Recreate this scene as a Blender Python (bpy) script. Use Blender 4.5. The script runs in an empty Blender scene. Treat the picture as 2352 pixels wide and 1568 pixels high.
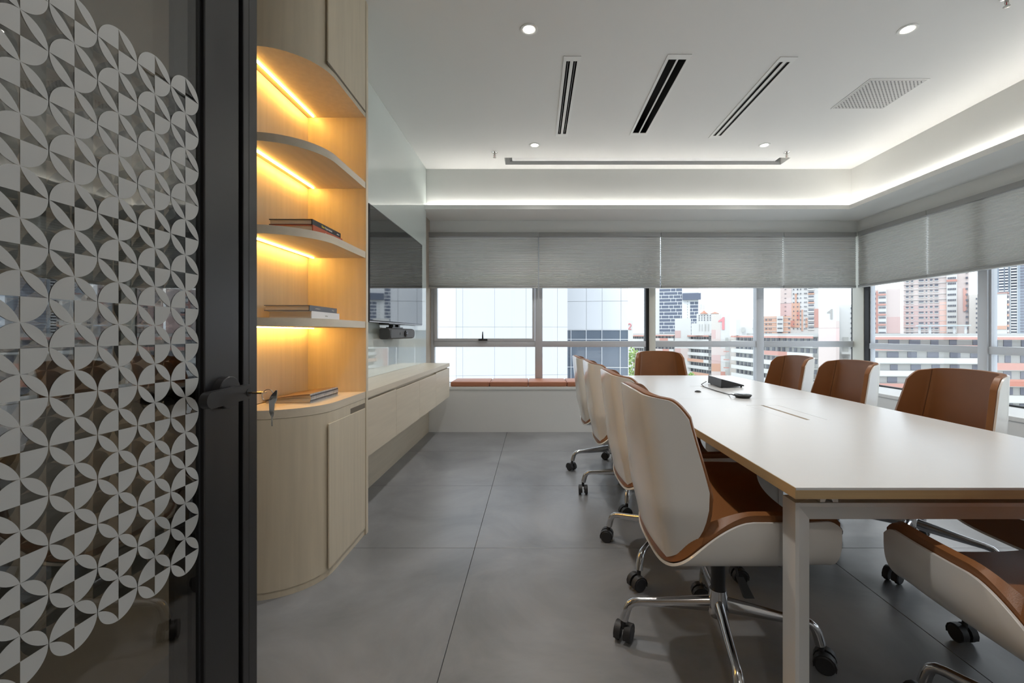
import bpy, bmesh, math, random
from mathutils import Vector, Matrix
random.seed(7)
PI = math.pi
R = math.radians
scene = bpy.context.scene
C = scene.collection

# ------------------------------------------------------------------ camera
F, VX, VY, H = 1030.0, 1228.0, 766.0, 1.12       # focal length (px of a 2352 frame), vanishing point, eye height
cam_d = bpy.data.cameras.new('camera')
cam = bpy.data.objects.new('camera', cam_d); C.objects.link(cam)
cam.location = (0, 0, H); cam.rotation_euler = (R(90), 0, 0)
cam_d.sensor_width = 36.0; cam_d.lens = F / 2352 * 36.0
cam_d.shift_x = -(VX - 1176) / 2352; cam_d.shift_y = -(784 - VY) / 2352
cam_d.clip_start = 0.02; cam_d.clip_end = 2000
scene.camera = cam

# ------------------------------------------------------------------ world
world = bpy.data.worlds.new('sky'); scene.world = world; world.use_nodes = True
nt = world.node_tree; nt.nodes.clear()
wo = nt.nodes.new('ShaderNodeOutputWorld'); bg = nt.nodes.new('ShaderNodeBackground')
tc = nt.nodes.new('ShaderNodeTexCoord'); mp = nt.nodes.new('ShaderNodeMapping')
mp.inputs['Scale'].default_value = (1.6, 1.6, 5.0)
nz = nt.nodes.new('ShaderNodeTexNoise'); nz.inputs['Scale'].default_value = 2.2; nz.inputs['Detail'].default_value = 6
cr = nt.nodes.new('ShaderNodeValToRGB')
cr.color_ramp.elements[0].position = 0.40; cr.color_ramp.elements[0].color = (0.72, 0.86, 1.05, 1)
cr.color_ramp.elements[1].position = 0.62; cr.color_ramp.elements[1].color = (1.25, 1.27, 1.30, 1)
nt.links.new(tc.outputs['Generated'], mp.inputs['Vector']); nt.links.new(mp.outputs['Vector'], nz.inputs['Vector'])
nt.links.new(nz.outputs['Fac'], cr.inputs['Fac']); nt.links.new(cr.outputs['Color'], bg.inputs['Color'])
bg.inputs['Strength'].default_value = 1.75
nt.links.new(bg.outputs['Background'], wo.inputs['Surface'])

sun_d = bpy.data.lights.new('sun', 'SUN'); sun_d.energy = 0.9; sun_d.angle = R(12); sun_d.color = (1.0, 0.96, 0.9)
sun = bpy.data.objects.new('sun', sun_d); C.objects.link(sun)
sun.rotation_euler = Vector((0.45, 0.62, -0.75)).to_track_quat('-Z', 'Y').to_euler()

vs = scene.view_settings
vs.view_transform = 'Standard'; vs.look = 'None'; vs.gamma = 1.0; vs.use_curve_mapping = False
vs.exposure = 0.28
cy = scene.cycles
cy.max_bounces = 10; cy.diffuse_bounces = 5; cy.glossy_bounces = 5; cy.transparent_max_bounces = 24
cy.transmission_bounces = 6
cy.caustics_reflective = False; cy.caustics_refractive = False; cy.sample_clamp_indirect = 6.0

COVE_E, SHELF_E, SPOT_E, LENS_E, CORR_E = 40.0, 62.0, 54.0, 30.0, 60.0

# ------------------------------------------------------------------ helpers
def PX(px, Y): return (px - VX) / F * Y
def PZ(py, Y): return H - (py - VY) / F * Y
def PT(px, py, Y): return Vector((PX(px, Y), Y, PZ(py, Y)))

MATS = {}
def mat(name, col, rough=0.5, metal=0.0, spec=0.5, coat=0.0, coat_rough=0.05, noise=None, bump=None,
        emit=None, strength=0.0, ior=None, trans=0.0):
    """noise=(scale vec, amount, detail), bump=(scale vec, strength)"""
    if name in MATS: return MATS[name]
    m = bpy.data.materials.new(name); m.use_nodes = True; MATS[name] = m
    t = m.node_tree; b = t.nodes['Principled BSDF']
    b.inputs['Base Color'].default_value = (*col, 1); b.inputs['Roughness'].default_value = rough
    b.inputs['Metallic'].default_value = metal; b.inputs['Specular IOR Level'].default_value = spec
    b.inputs['Coat Weight'].default_value = coat; b.inputs['Coat Roughness'].default_value = coat_rough
    if ior: b.inputs['IOR'].default_value = ior
    if emit: b.inputs['Emission Color'].default_value = (*emit, 1); b.inputs['Emission Strength'].default_value = strength
    co = None
    if noise or bump:
        co = t.nodes.new('ShaderNodeTexCoord')
    if noise:
        sc, amt, det = noise
        mpn = t.nodes.new('ShaderNodeMapping'); mpn.inputs['Scale'].default_value = sc
        n = t.nodes.new('ShaderNodeTexNoise'); n.inputs['Scale'].default_value = 1.0; n.inputs['Detail'].default_value = det
        mx = t.nodes.new('ShaderNodeMix'); mx.data_type = 'RGBA'
        mx.inputs['A'].default_value = (*[c * (1 - amt) for c in col], 1)
        mx.inputs['B'].default_value = (*[min(1, c * (1 + amt)) for c in col], 1)
        t.links.new(co.outputs['Object'], mpn.inputs['Vector']); t.links.new(mpn.outputs['Vector'], n.inputs['Vector'])
        t.links.new(n.outputs['Fac'], mx.inputs['Factor']); t.links.new(mx.outputs['Result'], b.inputs['Base Color'])
    if bump:
        sc, st = bump
        mpb = t.nodes.new('ShaderNodeMapping'); mpb.inputs['Scale'].default_value = sc
        n2 = t.nodes.new('ShaderNodeTexNoise'); n2.inputs['Scale'].default_value = 1.0; n2.inputs['Detail'].default_value = 3
        bp = t.nodes.new('ShaderNodeBump'); bp.inputs['Strength'].default_value = st; bp.inputs['Distance'].default_value = 0.002
        t.links.new(co.outputs['Object'], mpb.inputs['Vector']); t.links.new(mpb.outputs['Vector'], n2.inputs['Vector'])
        t.links.new(n2.outputs['Fac'], bp.inputs['Height']); t.links.new(bp.outputs['Normal'], b.inputs['Normal'])
    return m

def glass_mat(name, tint=(1, 1, 1), ior=1.5, rough=0.0):
    """thin pane: see-through with mirror reflection by Fresnel"""
    m = bpy.data.materials.new(name); m.use_nodes = True; MATS[name] = m
    t = m.node_tree; t.nodes.clear()
    o = t.nodes.new('ShaderNodeOutputMaterial'); mx = t.nodes.new('ShaderNodeMixShader')
    lw = t.nodes.new('ShaderNodeLayerWeight'); lw.inputs['Blend'].default_value = .5     # facing = 1 - |cos|
    pw = t.nodes.new('ShaderNodeMath'); pw.operation = 'POWER'; pw.inputs[1].default_value = 5
    f0 = ((ior - 1) / (ior + 1)) ** 2
    fr = t.nodes.new('ShaderNodeMath'); fr.operation = 'MULTIPLY_ADD'; fr.inputs[1].default_value = 1 - f0; fr.inputs[2].default_value = f0
    t.links.new(lw.outputs['Facing'], pw.inputs[0]); t.links.new(pw.outputs[0], fr.inputs[0])
    tr = t.nodes.new('ShaderNodeBsdfTransparent'); tr.inputs['Color'].default_value = (*tint, 1)
    gl = t.nodes.new('ShaderNodeBsdfGlossy'); gl.inputs['Roughness'].default_value = rough
    t.links.new(fr.outputs[0], mx.inputs['Fac']); t.links.new(tr.outputs[0], mx.inputs[1])
    t.links.new(gl.outputs[0], mx.inputs[2]); t.links.new(mx.outputs[0], o.inputs['Surface'])
    return m

def translucent_mat(name, col, tcol, fac, noise=None):
    m = bpy.data.materials.new(name); m.use_nodes = True; MATS[name] = m
    t = m.node_tree; b = t.nodes['Principled BSDF']; o = t.nodes['Material Output']
    b.inputs['Base Color'].default_value = (*col, 1); b.inputs['Roughness'].default_value = 0.8
    b.inputs['Specular IOR Level'].default_value = 0.2
    tl = t.nodes.new('ShaderNodeBsdfTranslucent'); tl.inputs['Color'].default_value = (*tcol, 1)
    mx = t.nodes.new('ShaderNodeMixShader'); mx.inputs['Fac'].default_value = fac
    t.links.new(b.outputs[0], mx.inputs[1]); t.links.new(tl.outputs[0], mx.inputs[2]); t.links.new(mx.outputs[0], o.inputs['Surface'])
    if noise:
        co = t.nodes.new('ShaderNodeTexCoord'); mpn = t.nodes.new('ShaderNodeMapping'); mpn.inputs['Scale'].default_value = noise[0]
        n = t.nodes.new('ShaderNodeTexNoise'); n.inputs['Scale'].default_value = 1.0; n.inputs['Detail'].default_value = 4
        mc = t.nodes.new('ShaderNodeMix'); mc.data_type = 'RGBA'
        mc.inputs['A'].default_value = (*[c * (1 - noise[1]) for c in col], 1); mc.inputs['B'].default_value = (*[c * (1 + noise[1]) for c in col], 1)
        t.links.new(co.outputs['Object'], mpn.inputs['Vector']); t.links.new(mpn.outputs['Vector'], n.inputs['Vector'])
        t.links.new(n.outputs['Fac'], mc.inputs['Factor']); t.links.new(mc.outputs['Result'], b.inputs['Base Color'])
    return m

def box(bm, x0, x1, y0, y1, z0, z1, bev=0.0, seg=2):
    g = bmesh.ops.create_cube(bm, size=1.0)
    for v in g['verts']:
        v.co = Vector((x0 + (v.co.x + .5) * (x1 - x0), y0 + (v.co.y + .5) * (y1 - y0), z0 + (v.co.z + .5) * (z1 - z0)))
    if bev > 0:
        es = list({e for v in g['verts'] for e in v.link_edges})
        bmesh.ops.bevel(bm, geom=es, offset=bev, segments=seg, affect='EDGES', profile=0.5)

def prism(bm, pts, z0, z1):
    """polygon pts [(x,y)] counter-clockwise, extruded in z"""
    a = [bm.verts.new((x, y, z0)) for x, y in pts]; b = [bm.verts.new((x, y, z1)) for x, y in pts]
    bm.faces.new(a[::-1]); bm.faces.new(b)
    n = len(pts)
    for i in range(n): bm.faces.new((a[i], a[(i + 1) % n], b[(i + 1) % n], b[i]))

def prism_yz(bm, pts, x0, x1):
    a = [bm.verts.new((x0, y, z)) for y, z in pts]; b = [bm.verts.new((x1, y, z)) for y, z in pts]
    bm.faces.new(a); bm.faces.new(b[::-1])
    n = len(pts)
    for i in range(n): bm.faces.new((a[(i + 1) % n], a[i], b[i], b[(i + 1) % n]))

def tube(bm, pts, rad, n=10, cap=True):
    """swept round tube, rad = number or list"""
    pts = [Vector(p) for p in pts]
    rs = rad if isinstance(rad, (list, tuple)) else [rad] * len(pts)
    rings = []; up = None
    for i, p in enumerate(pts):
        d = (pts[min(i + 1, len(pts) - 1)] - pts[max(i - 1, 0)]).normalized()
        if up is None:
            up = Vector((0, 0, 1)) if abs(d.z) < .9 else Vector((1, 0, 0))
        s = d.cross(up).normalized(); up = s.cross(d).normalized()
        rings.append([bm.verts.new(p + (s * math.cos(2 * PI * k / n) + up * math.sin(2 * PI * k / n)) * rs[i]) for k in range(n)])
    for a, b in zip(rings, rings[1:]):
        for k in range(n): bm.faces.new((a[k], a[(k + 1) % n], b[(k + 1) % n], b[k]))
    if cap:
        bm.faces.new(rings[0][::-1]); bm.faces.new(rings[-1])

def lathe(bm, prof, center=(0, 0, 0), n=24, axis='z'):
    """prof [(r,h)] revolved"""
    cx, cyy, cz = center; rings = []
    def pt(r, h, a):
        u, v = r * math.cos(a), r * math.sin(a)
        if axis == 'z': return (cx + u, cyy + v, cz + h)
        if axis == 'x': return (cx + h, cyy + u, cz + v)
        return (cx + v, cyy + h, cz + u)
    for r, h in prof:
        rings.append([bm.verts.new(pt(max(r, 1e-5), h, 2 * PI * k / n)) for k in range(n)])
    for a, b in zip(rings, rings[1:]):
        for k in range(n): bm.faces.new((a[k], a[(k + 1) % n], b[(k + 1) % n], b[k]))
    bm.faces.new(rings[0][::-1]); bm.faces.new(rings[-1])

def plate(bm, x0, x1, y0, y1, z0, z1, holes):
    """slab with rectangular through holes (x0,x1,y0,y1)"""
    xs = sorted({x0, x1, *[h[0] for h in holes], *[h[1] for h in holes]})
    ys = sorted({y0, y1, *[h[2] for h in holes], *[h[3] for h in holes]})
    def solid(i, j):
        if i < 0 or j < 0 or i >= len(xs) - 1 or j >= len(ys) - 1: return False
        cx, cyy = (xs[i] + xs[i + 1]) / 2, (ys[j] + ys[j + 1]) / 2
        return not any(h[0] < cx < h[1] and h[2] < cyy < h[3] for h in holes)
    vc = {}
    def V(i, j, k):
        if (i, j, k) not in vc: vc[(i, j, k)] = bm.verts.new((xs[i], ys[j], z1 if k else z0))
        return vc[(i, j, k)]
    for i in range(len(xs) - 1):
        for j in range(len(ys) - 1):
            if not solid(i, j): continue
            bm.faces.new((V(i, j, 1), V(i + 1, j, 1), V(i + 1, j + 1, 1), V(i, j + 1, 1)))
            bm.faces.new((V(i, j, 0), V(i, j + 1, 0), V(i + 1, j + 1, 0), V(i + 1, j, 0)))
            if not solid(i - 1, j): bm.faces.new((V(i, j, 0), V(i, j, 1), V(i, j + 1, 1), V(i, j + 1, 0)))
            if not solid(i + 1, j): bm.faces.new((V(i + 1, j, 0), V(i + 1, j + 1, 0), V(i + 1, j + 1, 1), V(i + 1, j, 1)))
            if not solid(i, j - 1): bm.faces.new((V(i, j, 0), V(i + 1, j, 0), V(i + 1, j, 1), V(i, j, 1)))
            if not solid(i, j + 1): bm.faces.new((V(i, j + 1, 0), V(i, j + 1, 1), V(i + 1, j + 1, 1), V(i + 1, j + 1, 0)))

def wloc(o):
    return (wloc(o.parent) if o.parent else Vector((0, 0, 0))) + o.location

def obj(name, bm, m, parent=None, smooth=None, local=False, loc=None):
    """link bm as one mesh object; bm is in world coordinates unless local"""
    me = bpy.data.meshes.new(name)
    bmesh.ops.recalc_face_normals(bm, faces=bm.faces[:])
    if parent is not None and not local:
        bmesh.ops.translate(bm, verts=bm.verts[:], vec=-wloc(parent))
    bm.to_mesh(me); bm.free()
    if smooth:
        me.polygons.foreach_set('use_smooth', [True] * len(me.polygons))
        me.set_sharp_from_angle(angle=R(smooth))
    me.materials.append(m)
    o = bpy.data.objects.new(name, me); C.objects.link(o)
    if parent is not None: o.parent = parent
    if loc is not None: o.location = loc
    return o

def tag(o, label=None, cat=None, group=None, kind=None):
    if label: o['label'] = label
    if cat: o['category'] = cat
    if group: o['group'] = group
    if kind: o['kind'] = kind
    return o

def thing(name, label, cat, loc=(0, 0, 0), rotz=0, group=None, kind=None):
    o = bpy.data.objects.new(name, None); C.objects.link(o)
    o.empty_display_size = 0.05
    o.location = loc; o.rotation_euler = (0, 0, rotz)
    return tag(o, label, cat, group, kind)

def bxo(name, m, parent, x0, x1, y0, y1, z0, z1, bev=0.0, seg=2):
    bm = bmesh.new(); box(bm, x0, x1, y0, y1, z0, z1, bev, seg)
    return obj(name, bm, m, parent, smooth=35 if bev else None)

def struct(name, bm, m, label, cat):
    return tag(obj(name, bm, m), label, cat, kind='structure')

def dup(root, loc, rotz=None, label=None):
    r = root.copy(); C.objects.link(r); r.location = loc
    if rotz is not None: r.rotation_euler = (0, 0, rotz)
    if label: r['label'] = label
    for ch in list(root.children):
        c = ch.copy(); C.objects.link(c); c.parent = r
        for g in ch.children:
            d = g.copy(); C.objects.link(d); d.parent = c
    return r

def text_mesh(txt, size, depth=0.0005):
    cu = bpy.data.curves.new('lettering', 'FONT'); cu.body = txt; cu.size = size; cu.extrude = depth
    cu.align_x = 'LEFT'; cu.resolution_u = 3
    o = bpy.data.objects.new('tmp', cu); C.objects.link(o)
    dg = bpy.context.evaluated_depsgraph_get()
    me = bpy.data.meshes.new_from_object(o.evaluated_get(dg))
    bpy.data.objects.remove(o); return me

# ------------------------------------------------------------------ materials
M_wall = mat('white_paint', (0.78, 0.78, 0.765), 0.7, noise=((3, 3, 3), .015, 3))
M_ceil = mat('ceiling_paint', (0.77, 0.765, 0.745), 0.75, noise=((2, 2, 2), .015, 3))
M_trim = mat('trim_paint', (0.80, 0.80, 0.775), 0.55, noise=((4, 4, 4), .01, 2))
M_sidewall = mat('greige_wall', (0.36, 0.31, 0.25), 0.7, noise=((4, 4, 1), .06, 4))
M_wood = mat('pale_oak', (0.63, 0.55, 0.42), 0.42, noise=((38, 38, 2.2), .14, 6), bump=((90, 90, 5), .12))
M_woodh = mat('pale_oak_long', (0.64, 0.56, 0.44), 0.40, noise=((38, 2.2, 38), .12, 6), bump=((90, 5, 90), .12))
M_top = mat('white_laminate', (0.68, 0.68, 0.675), 0.27, spec=0.6, noise=((30, 30, 30), .012, 4))
M_edge = mat('oak_edge', (0.47, 0.33, 0.17), 0.45, noise=((3, 3, 160), .2, 5))
M_white = mat('white_powder_coat', (0.72, 0.71, 0.69), 0.42)
M_shell = mat('white_gloss_shell', (0.80, 0.785, 0.755), 0.22, spec=0.5, coat=0.35, coat_rough=0.06)
M_leather = mat('tan_leather', (0.235, 0.093, 0.030), 0.38, spec=0.45, noise=((9, 9, 9), .1, 5), bump=((420, 420, 420), .2))
M_cush = mat('terracotta_vinyl', (0.47, 0.19, 0.105), 0.5, noise=((14, 14, 14), .06, 4), bump=((350, 350, 350), .15))
M_chrome = mat('polished_aluminium', (0.62, 0.62, 0.63), 0.13, metal=1.0)
M_steel = mat('satin_nickel', (0.5, 0.48, 0.45), 0.22, metal=1.0)
M_black = mat('black_plastic', (0.018, 0.018, 0.019), 0.42)
M_rubber = mat('black_nylon', (0.022, 0.022, 0.024), 0.5)
M_alu = mat('grey_aluminium_frame', (0.56, 0.575, 0.60), 0.38, metal=0.1)
M_cream = mat('cream_metal', (0.66, 0.65, 0.58), 0.45)
M_gasket = mat('black_gasket', (0.012, 0.012, 0.013), 0.6)
M_doorblk = mat('black_anodised', (0.017, 0.0163, 0.0172), 0.34, metal=0.0, spec=0.5, noise=((1, 1, 1), .05, 2))
M_glass = glass_mat('window_glass', (0.97, 0.985, 0.98), 1.45)
M_dglass = glass_mat('door_glass', (0.80, 0.79, 0.76), 2.2)
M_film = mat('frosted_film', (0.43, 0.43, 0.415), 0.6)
M_film2 = mat('frosted_film_rear_unlit', (0.25, 0.255, 0.235), 0.6)  # rear film darker than the front; its unlit side is put into the colour
M_board = mat('white_back_painted_glass', (0.74, 0.81, 0.775), 0.04, spec=0.6, coat=1.0, coat_rough=0.01)
M_screen = mat('glossy_screen', (0.012, 0.0125, 0.013), 0.025, spec=1.0, ior=1.9)
M_bezel = mat('screen_bezel', (0.01, 0.01, 0.011), 0.3)
M_led = mat('warm_strip', (1, .8, .5), emit=(1.0, 0.52, 0.10), strength=SHELF_E)
M_cove = mat('cove_strip', (1, 1, 1), emit=(1.0, 0.975, 0.92), strength=COVE_E)
M_lens = mat('downlight_lens', (1, 1, 1), emit=(1.0, 0.93, 0.82), strength=LENS_E)
M_dark = mat('duct_black', (0.006, 0.006, 0.006), 0.8)
M_blind = translucent_mat('honeycomb_fabric', (0.80, 0.795, 0.775), (0.8, 0.8, 0.78), 0.30)
M_rail = mat('blind_rail', (0.36, 0.36, 0.35), 0.5)
M_pale = mat('blind_pale_rail', (0.55, 0.55, 0.54), 0.5)
M_paper = mat('book_pages', (0.62, 0.52, 0.40), 0.8, noise=((3, 3, 900), .25, 2))

# floor: grey stone-look sheet, faint cloudy pattern
def floor_material():
    m = bpy.data.materials.new('grey_stone_vinyl'); m.use_nodes = True
    t = m.node_tree; b = t.nodes['Principled BSDF']
    co = t.nodes.new('ShaderNodeTexCoord')
    n = t.nodes.new('ShaderNodeTexNoise'); n.inputs['Scale'].default_value = 1.7; n.inputs['Detail'].default_value = 9; n.inputs['Roughness'].default_value = .62
    n.inputs['Distortion'].default_value = 0.6
    r = t.nodes.new('ShaderNodeValToRGB')
    r.color_ramp.elements[0].position = .28; r.color_ramp.elements[0].color = (.135, .138, .144, 1)
    r.color_ramp.elements[1].position = .78; r.color_ramp.elements[1].color = (.295, .300, .310, 1)
    r2 = t.nodes.new('ShaderNodeMapRange'); r2.inputs['To Min'].default_value = .24; r2.inputs['To Max'].default_value = .36
    t.links.new(co.outputs['Generated' if False else 'Object'], n.inputs['Vector'])
    t.links.new(n.outputs['Fac'], r.inputs['Fac']); t.links.new(r.outputs['Color'], b.inputs['Base Color'])
    t.links.new(n.outputs['Fac'], r2.inputs['Value']); t.links.new(r2.outputs['Result'], b.inputs['Roughness'])
    b.inputs['Specular IOR Level'].default_value = 0.55
    return m
M_floor = floor_material()

# ------------------------------------------------------------------ room dimensions
CEIL = 2.975
XL, XR = -1.28, 3.95          # left wall, right window plane
YB, YF = 5.55, -0.15          # back window plane, front wall
YBEN, XBEN, ZBEN = 5.104, 3.50, 0.515

# ------------------------------------------------------------------ setting: floor with tiles
bm = bmesh.new(); box(bm, XL - .1, XR + .2, YF - 2.3, YB + .2, -0.12, -0.006)
floor = struct('floor', bm, mat('grout', (.05, .05, .05), .8), 'grey stone-look floor of large sheets with fine dark joints', 'floor')
xl = [XL - .1, -.313, 1.47, 3.25, XR + .1]
yl = [YF - 2.3, -2.455, -1.495, -.535, .425, 1.385, 2.345, 3.305, 4.265, 5.2]
for i in range(len(xl) - 1):
    for j in range(len(yl) - 1):
        if yl[j + 1] - yl[j] < .05: continue
        bm = bmesh.new(); box(bm, xl[i] + .0012, xl[i + 1] - .0012, yl[j] + .0012, yl[j + 1] - .0012, -.006, 0, .0008, 1)
        obj('floor_tile', bm, M_floor, floor)

# ceiling with slots
slots = [(.195, .31, 2.995, 4.21), (.885, 1.045, 2.976, 4.19), (1.645, 1.765, 3.004, 4.246)]
ins = .012
holes = [(a + ins, b - ins, c + ins, d - ins) for a, b, c, d in slots] + [(-.32, 2.70, 4.73, 4.925)]
bm = bmesh.new(); plate(bm, XL - .1, 3.60, YF - .1, 5.09, CEIL, CEIL + .05, holes)
ceiling = struct('ceiling', bm, M_ceil, 'white plaster ceiling with recessed slots and downlights', 'ceiling')
bm = bmesh.new(); box(bm, XL - .4, XR + .6, YF - 2.5, YB + .3, CEIL + .30, CEIL + .45)
struct('ceiling_slab', bm, M_ceil, 'concrete slab above the white ceiling', 'ceiling')

# bulkhead fascia and light cove along the back and right windows
bm = bmesh.new(); box(bm, XL, 3.568, 5.055, 5.085, 2.50, CEIL + .04)
struct('trim_1', bm, M_trim, 'white fascia above the back light cove', 'fascia')
bm = bmesh.new(); box(bm, 3.568, 3.598, YF, 5.085, 2.50, CEIL + .04)
struct('trim_2', bm, M_trim, 'white fascia above the light cove over the right window', 'fascia')
bm = bmesh.new()
prism_yz(bm, [(4.965, 2.497), (YB - .06, 2.497), (YB - .06, 2.512), (4.985, 2.512), (4.985, 2.545), (4.965, 2.545)], XL, 3.486)
struct('trim_3', bm, M_trim, 'white cove ledge running above the back window blinds', 'cove')
bm = bmesh.new()
pts = [(3.486, 2.497), (XR + .02, 2.497), (XR + .02, 2.512), (3.506, 2.512), (3.506, 2.545), (3.486, 2.545)]
a = [bm.verts.new((x, YF, z)) for x, z in pts]; b = [bm.verts.new((x, YB - .06, z)) for x, z in pts]
bm.faces.new(a); bm.faces.new(b[::-1])
for i in range(6): bm.faces.new((a[i], b[i], b[(i + 1) % 6], a[(i + 1) % 6]))
struct('trim_4', bm, M_trim, 'white cove ledge running above the right window blinds', 'cove')
bm = bmesh.new(); box(bm, XL + .08, 3.53, 5.026, 5.038, 2.5345, 2.5395)
tag(obj('cove_light', bm, M_cove), 'white light strip hidden in the cove above the back window', 'light strip')
bm = bmesh.new(); box(bm, 3.539, 3.551, YF + .05, 5.02, 2.5345, 2.5395)
tag(obj('cove_light', bm, M_cove), 'white light strip hidden in the cove above the right window', 'light strip')

bm = bmesh.new(); box(bm, XL + .08, 3.53, 5.024, 5.0545, 2.5125, 2.534)
struct('trim_7', bm, M_trim, 'batten carrying the light strip in the back cove', 'cove')
bm = bmesh.new(); box(bm, 3.537, 3.5675, YF + .05, 5.02, 2.5125, 2.534)
struct('trim_8', bm, M_trim, 'batten carrying the light strip in the right cove', 'cove')

# headers above the windows, sill walls and window benches
bm = bmesh.new(); box(bm, XL - .1, XR + .1, YB - .075, YB + .15, 2.345, 3.3)
struct('wall_back', bm, M_trim, 'white wall strip between cove and back window', 'wall')
bm = bmesh.new(); box(bm, XR - .005, XR + .15, YF - .1, YB - .075, 2.345, 3.3)
struct('wall_right', bm, M_trim, 'white wall strip between cove and right window', 'wall')
bm = bmesh.new(); box(bm, XL, XR + .1, YBEN, YB + .1, 0, ZBEN - .035); box(bm, XL, XR + .1, YBEN - .006, YB + .1, ZBEN - .0335, ZBEN, .002, 1)
struct('trim_5', bm, M_wall, 'low white bench wall under the back window', 'bench')
bm = bmesh.new(); box(bm, XBEN, XR + .1, YF, YBEN - .01, 0, ZBEN - .035); box(bm, XBEN - .006, XR + .1, YF, YBEN - .01, ZBEN - .0335, ZBEN, .002, 1)
struct('trim_6', bm, M_wall, 'low white bench wall under the right window', 'bench')

# left wall, front wall with doorway, corridor behind
bm = bmesh.new(); box(bm, XL - .15, XL, YF - 2.4, YB + .1, 0, 3.3)
struct('wall_left', bm, M_sidewall, 'greige wall behind the bookcase and screen', 'wall')
bm = bmesh.new(); box(bm, XL, -.56, YF - .1, YF, 0, 3.3); box(bm, .46, XR + .2, YF - .1, YF, 0, 3.3); box(bm, -.56, .46, YF - .1, YF, 2.42, 3.3)
struct('wall_front', bm, M_wall, 'white partition with the doorway', 'wall')
bm = bmesh.new(); box(bm, XL, XR + .2, YF - 2.4, YF - 2.3, 0, 3.3)
struct('wall_corridor', bm, mat('corridor_paint', (.5, .42, .33), .7), 'corridor wall across from the doorway', 'wall')
bm = bmesh.new(); box(bm, XR + .05, XR + .2, YF - 2.3, YF - .1, 0, 3.3)
struct('wall_corridor_end', bm, MATS['corridor_paint'], 'end wall of the corridor', 'wall')
bm = bmesh.new(); box(bm, XL, XR + .1, YF - 2.3, YF - .1, 2.6, 2.65)
struct('ceiling_corridor', bm, M_ceil, 'ceiling of the corridor', 'ceiling')

# ------------------------------------------------------------------ windows
ZW0, ZW1 = ZBEN - .02, 2.36
TZ0, TZ1 = PZ(796.5, YB), PZ(783, YB)
def pane(w, x0, x1, y0, y1, z0, z1): return bxo('pane', M_glass, w, x0, x1, y0, y1, z0, z1)

w1 = thing('window_1', 'wide back window with grey aluminium frames and awning sash', 'window', (1.3, YB, ZW0), kind='structure')
X = lambda px: PX(px, YB)
bxo('gasket', M_gasket, w1, XL, X(990), YB, YB + .04, ZW0, ZW1)
bxo('jamb', M_alu, w1, X(990), X(998), YB - .01, YB + .06, ZW0, ZW1)
bxo('mullion', M_alu, w1, X(1229), X(1246), YB - .03, YB + .06, ZW0, ZW1, .003)
bxo('gasket', M_gasket, w1, X(1482.5), X(1489.5), YB - .02, YB + .06, ZW0, ZW1)
bxo('post', M_cream, w1, X(1489.5), X(1503.5), YB - .05, YB + .06, ZW0, ZW1, .006)
bxo('mullion', M_alu, w1, X(1735), X(1752), YB - .03, YB + .06, ZW0, ZW1, .003)
bxo('gasket', M_gasket, w1, X(1963), X(1970.5), YB - .04, YB + .06, ZW0, ZW1)
for a, b in ((998, 1229), (1246, 1482.5), (1503.5, 1735), (1752, 1963)):
    bxo('transom', M_alu, w1, X(a), X(b), YB - .02, YB + .05, TZ0, TZ1, .002)
    bxo('sill_rail', M_alu, w1, X(a), X(b), YB - .01, YB + .05, ZW0, ZW0 + .028)
    pane(w1, X(a), X(b), YB + .018, YB + .024, ZW0 + .028, TZ0)
    if a != 998: pane(w1, X(a), X(b), YB + .018, YB + .024, TZ1, ZW1)
bm = bmesh.new()
for q in ((998.5, 1005, ZW1, TZ1), (1222.5, 1228.5, ZW1, TZ1)):
    box(bm, X(q[0]), X(q[1]), YB - .025, YB + .03, TZ1 + .001, ZW1)
box(bm, X(1005), X(1222.5), YB - .025, YB + .03, TZ1 + .001, TZ1 + .032)
sash = obj('awning_sash', bm, M_alu, w1)
pane(sash, X(1005), X(1222.5), YB + .008, YB + .014, TZ1 + .032, ZW1)
bm = bmesh.new(); hx = X(1110); hz = TZ1 + .016
box(bm, hx - .055, hx + .055, YB - .045, YB - .025, hz - .011, hz + .013, .006)
tube(bm, [(hx, YB - .06, hz), (hx, YB - .066, hz + .05), (hx, YB - .06, hz + .10)], [.011, .009, .005], 10)
obj('window_handle', bm, M_black, sash, smooth=40)

w2 = thing('window_2', 'long right-hand window with grey aluminium frames', 'window', (XR, 2.6, ZW0), kind='structure')
yy = lambda px: XR * F / (px - VX)
TZr0, TZr1 = 1.12 - .178, 1.12 - .112
bxo('corner_post', M_cream, w2, XR - .02, XR + .12, yy(1987), YB - .001, ZW0, ZW1, .006)
bxo('gasket', M_gasket, w2, XR - .012, XR + .05, yy(1998), yy(1987), ZW0, ZW1)
ymul = [(yy(2272.5), yy(2250)), (2.30, 2.38), (.72, .80)]
for a, b in ymul: bxo('mullion', M_alu, w2, XR - .02, XR + .07, a, b, ZW0, ZW1, .003)
edges = [yy(1998)] + [v for a, b in ymul for v in (b, a)] + [YF]
for k in range(0, len(edges), 2):
    b, a = edges[k], edges[k + 1]
    bxo('transom', M_alu, w2, XR - .008, XR + .06, a, b, TZr0, TZr1, .002)
    bxo('sill_rail', M_gasket, w2, XR, XR + .05, a, b, ZW0, ZW0 + .034)
    pane(w2, XR + .018, XR + .024, a, b, ZW0 + .034, TZr0); pane(w2, XR + .018, XR + .024, a, b, TZr1, ZW1)
    bxo('frame_stile', M_alu, w2, XR, XR + .05, b - .018, b, ZW0, ZW1)

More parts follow.
